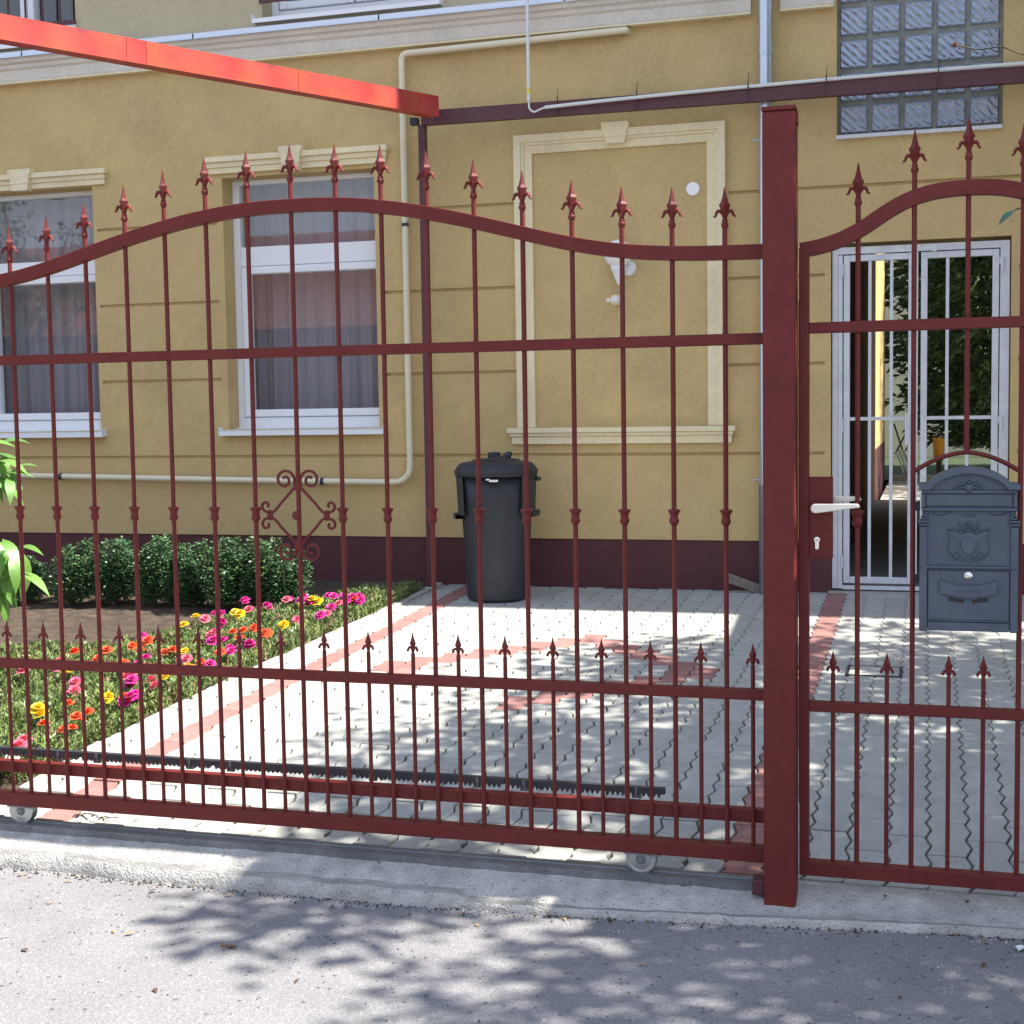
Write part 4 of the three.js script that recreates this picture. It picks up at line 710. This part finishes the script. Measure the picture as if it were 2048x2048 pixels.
    for (const bxo of [x0 + 0.06, x - 0.09]) mesh('rack_bracket', [bx(bxo - 0.014, bxo + 0.014, 0.262, 0.279, -0.06, -0.048, 0.002), bx(bxo - 0.0035, bxo + 0.0035, 0.279, 0.2975, -0.0458, -0.0445)], M.steel, rk);
    x = x0;
  }
  // wheels
  for (const [wx] of [[-2.935], [-0.80]]) {
    const w = new THREE.Group(); w.name = 'wheel'; w.position.set(wx, 0.099, 0); t.add(w);
    mesh('wheel_disc', lathe([[0.008, 0.016], [0.030, 0.014], [0.037, 0.013], [0.044, 0.017], [0.046, 0.012], [0.036, 0.002], [0.036, -0.002], [0.046, -0.012], [0.044, -0.017], [0.008, -0.016]].reverse(), 36).rotateX(Math.PI / 2), M.wheel, w);
    mesh('axle_bolt', [new THREE.CylinderGeometry(0.009, 0.009, 0.042, 6).rotateX(Math.PI / 2), new THREE.TorusGeometry(0.0125, 0.003, 6, 20).translate(0, 0, 0.017)], M.steel, w);
    mesh('fork', [bx(-0.05, 0.06, 0.012, 0.017, -0.02, 0.02), bx(-0.03, 0.03, 0.0, 0.016, -0.024, -0.0185)], M.steel, w);
  }
}
{ // ground track
  const t = thing('gate_track', 'grey steel ground track under the sliding gate, bedded in concrete', 'track');
  mesh('track_plate', bx(-6.5, -0.44, 0.03, 0.0595, -0.03, 0.042), M.steel, t);
  mesh('track_bead', tube([V(-6.5, 0.059, 0.0), V(-3, 0.059, 0.0), V(-0.44, 0.059, 0.0)], 0.006, 4, 8), M.steel, t);
}
{ // gate post
  const t = thing('gate_post', 'square brownish red steel gate post between the two gates', 'post', [-0.386, 0, 0.058]);
  mesh('shaft', bx(-0.0445, 0.0445, 0.02, 2.226, -0.045, 0.045, 0.006), M.paint, t);
  mesh('cap', [bx(-0.046, 0.046, 2.2265, 2.239, -0.047, 0.047, 0.003), bx(0.0448, 0.0475, 2.195, 2.23, -0.03, 0.03)], M.paint, t);
  mesh('stop_block', bx(-0.08, -0.0447, 0.04, 0.085, -0.03, 0.025, 0.004), M.paintDark, t);
  const u = thing('hinge_post', 'square steel post carrying the hinges of the garden gate', 'post', [0.62, 0, 0.066]);
  mesh('shaft', bx(-0.0445, 0.0445, -0.05, 2.218, -0.045, 0.045, 0.006), M.paint, u); mesh('cap', bx(-0.046, 0.046, 2.2185, 2.232, -0.047, 0.047, 0.003), M.paint, u);
}
{ // pedestrian gate
  const t = thing('garden_gate', 'narrow brownish red garden gate with arched top beside the gate post', 'gate');
  const gx = 0.108, af = (x) => { const d = Math.abs(x - gx), pts = [[0, 2.006], [0.06, 2.004], [0.108, 1.997], [0.155, 1.983], [0.2, 1.961], [0.245, 1.931], [0.296, 1.899], [0.365, 1.872], [0.43, 1.860], [0.6, 1.85]]; let s = 0; for (let i = -2; i <= 2; i++) s += interp(Math.abs(d + i * 0.015), pts); return s / 5; };
  const XL = -0.339, XR = 0.555;
  mesh('arch_rail', ribbon(af, XL + 0.005, XR - 0.005, 70, 0.036, 0.034), M.paint, t);
  mesh('stile', bx(XL, XL + 0.027, 0.09, 1.865, -0.018, 0.018, 0.003), M.paint, t); mesh('stile', bx(XR - 0.027, XR, 0.09, 1.865, -0.018, 0.018, 0.003), M.paint, t);
  mesh('stop_strip', bx(-0.3395, -0.3375, 0.30, 1.72, 0.0185, 0.03), M.paint, t);
  mesh('middle_rail', bx(XL + 0.027, XR - 0.027, 1.629, 1.659, -0.016, 0.016, 0.003), M.paint, t);
  mesh('lower_rail', bx(XL + 0.027, XR - 0.027, 0.563, 0.592, -0.016, 0.016, 0.003), M.paint, t);
  mesh('bottom_rail', bx(XL, XR, 0.088, 0.130, -0.019, 0.019, 0.003), M.paint, t);
  bar(t, -0.180, 0.128, 2.091 - 0.118, 0.0073, 0, 1.112); bar(t, -0.0315, 0.128, 2.17 - 0.118, 0.0073, 0); bar(t, 0.108, 1.292, 2.195 - 0.118, 0.0073, 0); bar(t, 0.2475, 0.128, 2.17 - 0.118, 0.0073, 0); bar(t, 0.396, 0.128, 2.091 - 0.118, 0.0073, 0, 1.112);
  for (const x of [-0.246, -0.099, 0.066, 0.157, 0.322, 0.465]) bar(t, x, 0.128, 0.738 - 0.068, 0.0063, 0, undefined, true);
  mesh('mailbox_arch', tube([V(-0.03, 1.243, 0), V(0.01, 1.267, 0), V(0.06, 1.287, 0), V(0.108, 1.295, 0), V(0.156, 1.287, 0), V(0.206, 1.267, 0), V(0.246, 1.243, 0)], 0.0062, 30, 8), M.paint, t);
  mesh('mailbox_bracket', [bx(-0.028, -0.012, 1.135, 1.16, -0.006, 0.006), bx(0.232, 0.246, 1.135, 1.16, -0.006, 0.006), bx(-0.028, -0.012, 0.935, 0.958, -0.006, 0.006), bx(0.232, 0.246, 0.90, 1.05, -0.006, 0.006)], M.black, t);
  const lp = mesh('lock_plate', bx(-0.312, -0.247, 0.999, 1.229, -0.014, 0.014, 0.002), M.paint, t);
  // lever handles, front and back
  const lever = (z, flip) => { const s = new THREE.Shape(); s.moveTo(0, 0.0105); s.lineTo(0.112, 0.008); s.quadraticCurveTo(0.118, 0.006, 0.117, 0.0015); s.lineTo(0.006, -0.0105); s.absarc(0, 0, 0.0105, -Math.PI / 2 + 0.1, -Math.PI * 1.5, true); return extrude(s, 0.007, 0.0025); };
  const h = mesh('handle', [lever().rotateZ(0.03).translate(-0.292, 1.143, 0.043), new THREE.CylinderGeometry(0.0085, 0.0085, 0.032, 16).rotateX(Math.PI / 2).translate(-0.292, 1.143, 0.029)], M.handle, t);
  mesh('handle', [lever().translate(-0.292, 1.16, -0.055), new THREE.CylinderGeometry(0.0085, 0.0085, 0.04, 16).rotateX(Math.PI / 2).translate(-0.292, 1.16, -0.033)], M.handle, t);
  const ks = new THREE.Shape(); ks.absarc(0, 0, 0.0078, -0.9, Math.PI + 0.9, false); ks.lineTo(-0.0048, -0.022); ks.absarc(0, -0.022, 0.0048, Math.PI, 2 * Math.PI, false); ks.closePath();
  const cy = mesh('lock_cylinder', extrude(ks, 0.004, 0.0008).translate(-0.2895, 1.053, 0.0145), M.chrome, t);
  mesh('key_slot', bx(-0.294, -0.285, 1.0515, 1.0535, 0.0195, 0.0205), M.black, cy);
}
// ---------------------------------------------------------------- mailbox
{
  const t = thing('mailbox', 'ornate blue-grey cast metal mailbox with crest hung in the garden gate', 'mailbox', [0.114, 0.812, 0.012]);
  const W = 0.127, zf = 0.045;                                          // half width, front plane
  mesh('body', bx(-W + 0.006, W - 0.006, 0.006, 0.392, -0.05, zf - 0.008, 0.004), M.mail, t);
  // arched hood
  const s = new THREE.Shape(); s.moveTo(-W, 0.386); s.lineTo(-W, 0.397); s.lineTo(-W + 0.02, 0.399); s.quadraticCurveTo(-0.075, 0.437, 0, 0.443); s.quadraticCurveTo(0.075, 0.437, W - 0.02, 0.399); s.lineTo(W, 0.397); s.lineTo(W, 0.386); s.lineTo(W - 0.026, 0.386); s.quadraticCurveTo(0.075, 0.424, 0, 0.430); s.quadraticCurveTo(-0.075, 0.424, -W + 0.026, 0.386); s.closePath();
  const hood = mesh('hood', [extrude(s, 0.112, 0.0025).translate(0, 0, -0.052), (() => { const q = new THREE.Shape(); q.moveTo(-W + 0.008, 0.384); q.lineTo(W - 0.008, 0.384); q.lineTo(W - 0.026, 0.388); q.quadraticCurveTo(0.075, 0.426, 0, 0.432); q.quadraticCurveTo(-0.075, 0.426, -W + 0.026, 0.388); q.closePath(); return extrude(q, 0.09).translate(0, 0, -0.05); })()], M.mail, t);
  // little eagle with spread wings
  const eagle = [new THREE.SphereGeometry(0.010, 10, 8).scale(1, 1.3, 0.6).translate(0, 0.389, zf), new THREE.SphereGeometry(0.005, 8, 6).translate(0.001, 0.404, zf + 0.003)];
  for (const k of [-1, 1]) { eagle.push(tube([V(k * 0.006, 0.394, zf), V(k * 0.014, 0.401, zf), V(k * 0.024, 0.397, zf), V(k * 0.040, 0.386, zf - 0.003)], 0.0042, 14, 6)); eagle.push(tube([V(k * 0.005, 0.388, zf), V(k * 0.016, 0.391, zf), V(k * 0.03, 0.385, zf - 0.002)], 0.0035, 12, 6)); }
  mesh('eagle_relief', eagle, M.mail, hood);
  // letter flap in a recessed frame
  mesh('flap_frame', [bx(-W + 0.004, W - 0.004, 0.374, 0.3835, -0.02, zf, 0.002), bx(-W + 0.004, -W + 0.014, 0.336, 0.3735, -0.02, zf, 0.002), bx(W - 0.014, W - 0.004, 0.336, 0.3735, -0.02, zf, 0.002), bx(-W + 0.004, W - 0.004, 0.3262, 0.3355, -0.02, zf + 0.006, 0.003)], M.mail, t);
  mesh('letter_flap', bx(-W + 0.0165, W - 0.0165, 0.339, 0.372, -0.02, zf - 0.004, 0.002), M.mail, t);
  mesh('scallop', [-0.072, 0.072].map((x) => new THREE.TorusGeometry(0.022, 0.0025, 6, 16, Math.PI).rotateZ(Math.PI).scale(1, 0.45, 1).translate(x, 0.325, zf - 0.007)).concat([bx(-0.019, 0.019, 0.311, 0.317, zf - 0.01, zf - 0.004, 0.002)]), M.mail, t);
  // side pilasters with capitals
  for (const k of [-1, 1]) {
    const x0 = k * (W - 0.01);
    const p = mesh('pilaster', [bx(x0 - 0.0105, x0 + 0.0105, -0.002, 0.285, -0.03, zf, 0.003)], M.mail, t);
    mesh('capital', [bx(x0 - 0.012, x0 + 0.013, 0.2865, 0.293, -0.02, zf + 0.004, 0.002), bx(x0 - 0.015, x0 + 0.014, 0.2945, 0.301, -0.02, zf + 0.006, 0.002), new THREE.TorusGeometry(0.006, 0.0034, 6, 14).translate(x0 - k * 0.002, 0.310, zf), new THREE.SphereGeometry(0.005, 8, 6).translate(x0 - k * 0.008, 0.321, zf)], M.mail, p);
  }
  // crest: mantle, shield and crown in relief
  const zc = zf - 0.006, cr = [], L = (pts, r) => tube(pts.map(([x, y]) => V(x, y, zc)), r, 26, 6);
  const sh = new THREE.Shape(); sh.moveTo(-0.017, 0.250); sh.quadraticCurveTo(0, 0.256, 0.017, 0.250); sh.lineTo(0.017, 0.228); sh.quadraticCurveTo(0.013, 0.214, 0, 0.210); sh.quadraticCurveTo(-0.013, 0.214, -0.017, 0.228); sh.closePath();
  cr.push(extrude(sh, 0.0035, 0.0018).translate(0, 0, zc - 0.001));
  const mt = new THREE.Shape(); mt.moveTo(-0.052, 0.272); mt.quadraticCurveTo(-0.03, 0.274, -0.02, 0.262); mt.quadraticCurveTo(0, 0.272, 0.02, 0.262); mt.quadraticCurveTo(0.03, 0.274, 0.052, 0.272); mt.quadraticCurveTo(0.046, 0.258, 0.05, 0.224); mt.quadraticCurveTo(0.04, 0.197, 0, 0.188); mt.quadraticCurveTo(-0.04, 0.197, -0.05, 0.224); mt.quadraticCurveTo(-0.046, 0.258, -0.052, 0.272); cr.push(extrude(mt, 0.0018, 0.001).translate(0, 0, zc - 0.0015));
  for (const k of [-1, 1]) {
    cr.push(L([[k * 0.054, 0.276], [k * 0.044, 0.277], [k * 0.03, 0.270], [k * 0.019, 0.264]], 0.0028), L([[k * 0.050, 0.268], [k * 0.047, 0.245], [k * 0.050, 0.222], [k * 0.043, 0.207], [k * 0.025, 0.195]], 0.0024), L([[k * 0.040, 0.262], [k * 0.038, 0.24], [k * 0.040, 0.22]], 0.002), L([[k * 0.031, 0.258], [k * 0.027, 0.24], [k * 0.031, 0.222], [k * 0.022, 0.208]], 0.0024), L([[k * 0.024, 0.252], [k * 0.029, 0.246], [k * 0.022, 0.238], [k * 0.026, 0.228]], 0.0018), L([[k * 0.026, 0.296], [k * 0.023, 0.285], [k * 0.022, 0.268]], 0.0018), L([[k * 0.004, 0.202], [k * 0.014, 0.204], [k * 0.022, 0.212], [k * 0.018, 0.219]], 0.0022));
    for (let i = 0; i < 4; i++) cr.push(new THREE.SphereGeometry(0.0034, 6, 5).translate(k * (0.006 + i * 0.009), 0.196 + i * i * 0.0018, zc + 0.001));
  }
  cr.push(L([[-0.02, 0.266], [-0.019, 0.277], [-0.01, 0.283], [0, 0.284], [0.01, 0.283], [0.019, 0.277], [0.02, 0.266]], 0.0026), L([[-0.019, 0.271], [0, 0.276], [0.019, 0.271]], 0.0022), L([[0, 0.284], [0.003, 0.292], [-0.003, 0.299]], 0.0026), L([[-0.012, 0.289], [0, 0.291], [0.012, 0.289]], 0.002));
  const crest = mesh('crest', cr, M.mail, t); crest.scale.z = 1.9; crest.position.z = -0.9 * (zf - 0.0085);
  // door
  mesh('door', bx(-W + 0.021, W - 0.021, 0.028, 0.166, -0.02, zf - 0.003, 0.004), M.mail, t);
  mesh('door_frame', [bx(-W + 0.002, W - 0.002, 0.1705, 0.178, -0.02, zf + 0.004, 0.003), bx(-W + 0.0215, W - 0.0215, 0.0, 0.025, -0.02, zf - 0.001, 0.003), bx(-W + 0.0205, W - 0.0205, 0.0262, 0.030, -0.02, zf + 0.002, 0.0015)], M.mail, t);
  const hs = new THREE.Shape(); hs.moveTo(-0.074, 0.138); hs.quadraticCurveTo(0, 0.108, 0.074, 0.138); hs.lineTo(0.071, 0.102); hs.lineTo(0.058, 0.102); hs.quadraticCurveTo(0, 0.083, -0.058, 0.102); hs.lineTo(-0.071, 0.102); hs.closePath();
  const nh = mesh('name_holder', extrude(hs, 0.006, 0.002).translate(0, 0, zf - 0.001), M.mail, t);
  mesh('name_slot', [bx(-0.032, 0.032, 0.1085, 0.112, zf + 0.006, zf + 0.0085, 0.001), bx(0.030, 0.0325, 0.096, 0.108, zf + 0.006, zf + 0.0085, 0.001)], M.mail, nh);
  mesh('peep_slot', [-1, 1].map((k) => { const q = new THREE.Shape(); q.moveTo(k * 0.008, 0.0855); q.lineTo(k * 0.049, 0.0925); q.quadraticCurveTo(k * 0.056, 0.087, k * 0.048, 0.0815); q.lineTo(k * 0.012, 0.0755); q.closePath(); return extrude(q, 0.0008).translate(0, 0, zf - 0.0028); }), M.black, t);
  mesh('lock', [lathe([[0.0001, 0.009], [0.004, 0.009], [0.0105, 0.007], [0.0118, 0.003], [0.0118, 0], [0.0001, 0]].reverse(), 20).rotateX(Math.PI / 2).translate(0, 0.152, zf - 0.003)], M.chrome, t);
}
// ---------------------------------------------------------------- litter on the street and threshold
{
  const leafG = [0, 1, 2].map(() => { const g = leafMesh([{ p: V(-0.015, 0.003, 0), d: V(1, 0.15, 0).normalize(), n: V(-0.15, 1, 0).normalize(), l: 0.032, w: 0.013, droop: rr(0, 0.4) }], LANCE); return g; });
  const spots = [[-2.556, 0.406, 0], [-2.805, 0.205, 0], [-2.233, 0.566, 0], [-2.177, 0.573, 0], [-1.699, 0.23, 1], [-1.66, 0.22, 1], [-0.479, 0.316, 1], [0.014, 0.12, 0], [-0.986, 0.20, 0], [-2.181, 0.25, 0], [-1.568, 0.756, 1], [-1.225, 0.284, 0], [-1.195, 1.0, 1], [-0.05, 0.6, 1], [-1.9, 0.9, 1], [-0.7, 0.5, 0], [-2.4, 0.75, 1], [0.15, 0.35, 1], [-2.62, 0.22, 0], [-2.3, 0.24, 1], [-1.45, 0.24, 1], [-2.05, 0.215, 0], [-2.75, 0.6, 1], [-0.25, 0.8, 1]];
  for (const [x, z, k] of spots) { const m = mesh('dry_leaf', leafG[Math.floor(rnd() * 3)], k ? M.dryDark : M.dry, scene, true); m.position.set(x, roadY(x) + 0.002, z); m.rotation.y = rr(0, 6.28); const s = rr(0.6, 1.1); m.scale.set(s, s, s); tag(m, k ? 'dark shrivelled leaf lying on the asphalt' : 'pale yellow dry leaf lying on the asphalt', 'leaf', k ? 'dark leaves on the street' : 'yellow leaves on the street'); }
  for (const [x, z] of [[-1.6, 0.10], [-2.12, 0.08], [-0.83, 0.10], [-1.95, 0.06], [-0.66, 0.08], [-1.05, 0.13], [-2.45, 0.05], [-0.1, 0.03], [0.12, 0.02]]) { const m = mesh('dry_leaf', leafG[Math.floor(rnd() * 3)], rnd() < 0.5 ? M.dry : M.dryDark, scene, true); m.position.set(x, 0.047, z); m.rotation.y = rr(0, 6.28); const s = rr(0.55, 0.95); m.scale.set(s, s, s); tag(m, 'small dry leaf lying on the pale concrete threshold', 'leaf', 'dry leaves on the threshold'); }
  const w = thing('winged_seed', 'brown withered seed cluster with a dark pod lying in tree shade on asphalt', 'seed', [-1.86, -0.052, 0.599], 0.4);
  mesh('pod', new THREE.SphereGeometry(0.006, 8, 6).scale(2.8, 0.7, 0.8).translate(0.018, 0.004, 0), M.dryDark, w); mesh('husk', leafMesh([0, 1, 2, 3, 4].map((i) => { const d = V(Math.cos(i * 1.3), 0.5, Math.sin(i * 1.3)).normalize(); return { p: V(0, 0.002, 0), d, n: perp(d), l: 0.022, w: 0.008 }; }), OVAL), M.dry, w, true);
  const tw = thing('twig_pile', 'small pile of dry twigs swept against the track by the wheel', 'twigs', [-2.72, 0.062, -0.05]);
  for (let i = 0; i < 9; i++) { const a = rr(-0.5, 0.5), x = rr(-0.08, 0.06), z = rr(-0.03, 0.005), l = rr(0.02, 0.06); mesh('twig', tube([V(x, 0.004, z), V(x + l * 0.5 * Math.cos(a), 0.004 + rr(0, 0.014), z + l * 0.5 * Math.sin(a) + rr(-0.006, 0.006)), V(x + l * Math.cos(a), 0.005, z + l * Math.sin(a))], rr(0.0012, 0.0026), 6, 5), i % 3 ? M.dryDark : M.bark, tw); }
  const pp = mesh('paper_scrap', new THREE.PlaneGeometry(0.035, 0.025, 3, 3).rotateX(-Math.PI / 2), M.paper); { const p = pp.geometry.attributes.position; for (let i = 0; i < p.count; i++) p.setY(i, 0.003 + 0.006 * Math.abs(Math.sin(i * 2.1))); pp.geometry.computeVertexNormals(); } pp.position.set(0.25, 0.003, 0.22); pp.rotation.y = 0.5; tag(pp, 'crumpled scrap of white paper on the asphalt by the garden gate', 'paper');
}
{ // grit, husks and crumbs gathered along the joint between threshold and road
  const g = new THREE.IcosahedronGeometry(1, 0), list = [];
  for (let i = 0; i < 900; i++) { const x = rr(-3.4, 0.5); list.push([x, interp(x, [[-3, 0.155], [-1.3, 0.16], [-0.5, 0.175], [0.3, 0.135]]) + Math.abs(rr(-1, 1) * rr(0, 1)) * 0.06, rr(0.0012, 0.0042)]); }
  for (let i = 0; i < 650; i++) list.push([rr(-3.2, 0.5), rr(0.2, 1.3), rr(0.001, 0.0026)]);
  const im = new THREE.InstancedMesh(g, std(col(1, 1, 1), { roughness: 1 }), list.length), m4 = new THREE.Matrix4(), q = new THREE.Quaternion();
  list.forEach(([x, z, r], i) => { q.setFromEuler(new THREE.Euler(rr(0, 6), rr(0, 6), rr(0, 6))); m4.compose(V(x, roadY(x) + r * 0.5, z), q, V(r * rr(0.8, 2.4), r * 0.7, r)); im.setMatrixAt(i, m4); const k = rnd(); im.setColorAt(i, k < 0.55 ? col(0.05, 0.04, 0.035) : k < 0.8 ? col(0.16, 0.12, 0.07) : col(0.45, 0.42, 0.38)); });
  im.name = 'road_grit'; tag(im, 'fine dark grit and crumbs scattered on the asphalt along the kerb', 'grit', undefined, 'stuff'); scene.add(im);
}
// ---------------------------------------------------------------- outside the picture: the tree that dapples the ground, the house mirrored in the glass
function broadTree(label, x, z, base, cy, rx, ry, n, clusters, sd) {
  seed = sd;
  const t = thing('street_tree', label, 'tree', [x, base, z], 0), limbs = [], leaves = [];
  limbs.push(tube([V(0, 0, 0), V(0.05, 1.2, 0.03), V(0.0, 2.2, 0), V(0.06, cy, 0)], 0.1, 20, 9));
  for (let c = 0; c < clusters; c++) {
    const d = rdir(), R = Math.pow(rnd(), 0.38), ctr = V(d.x * rx * R, cy + d.y * ry * R, d.z * rx * R), r = rr(0.22, 0.46);
    if (rnd() < 0.75) limbs.push(tube([V(0.03, Math.min(cy, 1.8 + rnd()), 0), V(ctr.x * 0.45, lerp(2.2, ctr.y, 0.5), ctr.z * 0.45), ctr], 0.018, 8, 5));
    for (let k = 0; k < n; k++) { const e = rdir(), q = r * Math.pow(rnd(), 0.45), dd = V(e.x, e.y * 0.5 - 0.3, e.z).normalize(); leaves.push({ p: ctr.clone().add(V(e.x * q * 1.25, e.y * q * 0.6, e.z * q * 1.25)), d: dd, n: perp(dd), l: rr(0.07, 0.12), w: rr(0.04, 0.06) }); }
  }
  mesh('trunk', limbs, M.bark, t, true); mesh('crown', leafMesh(leaves, OVAL), M.leafTree, t, true);
  return t;
}
broadTree('yard tree with dense crown shading the driveway and path', 3.6, -1.3, 0.1, 4.5, 2.45, 1.4, 110, 185, 91);
broadTree('small dense yard tree shading the path by the garden gate', 3.0, -1.25, 0.1, 3.3, 1.35, 0.9, 120, 75, 44);
broadTree('street tree with loose crown shading the road before the gate', 3.95, 1.1, -0.05, 4.6, 2.0, 1.3, 60, 95, 5);
broadTree('garden tree shading the paved yard behind the house', 3.4, -15.6, 0.3, 4.2, 2.6, 1.8, 80, 120, 29);
{
  const t = thing('neighbour_house', 'low brick house with red tiled roof across the street', 'house');
  mesh('wall', bx(-26, -4, -0.05, 3.2, 14, 20), M.brick, t);
  const s = new THREE.Shape(); s.moveTo(13.6, 3.2); s.lineTo(17, 5.6); s.lineTo(20.4, 3.2); s.closePath();
  mesh('roof', extrude(s, 23).rotateY(-Math.PI / 2).translate(-3.5, 0, 0), M.roofTile, t);
}
broadTree('leafy tree across the street mirrored in the window', -17.5, 11, -0.05, 4.2, 2.2, 2.0, 60, 70, 17);

scene.traverse((o) => { if (o.isMesh) { o.castShadow = true; o.receiveShadow = true; } });
renderer.render(scene, camera);
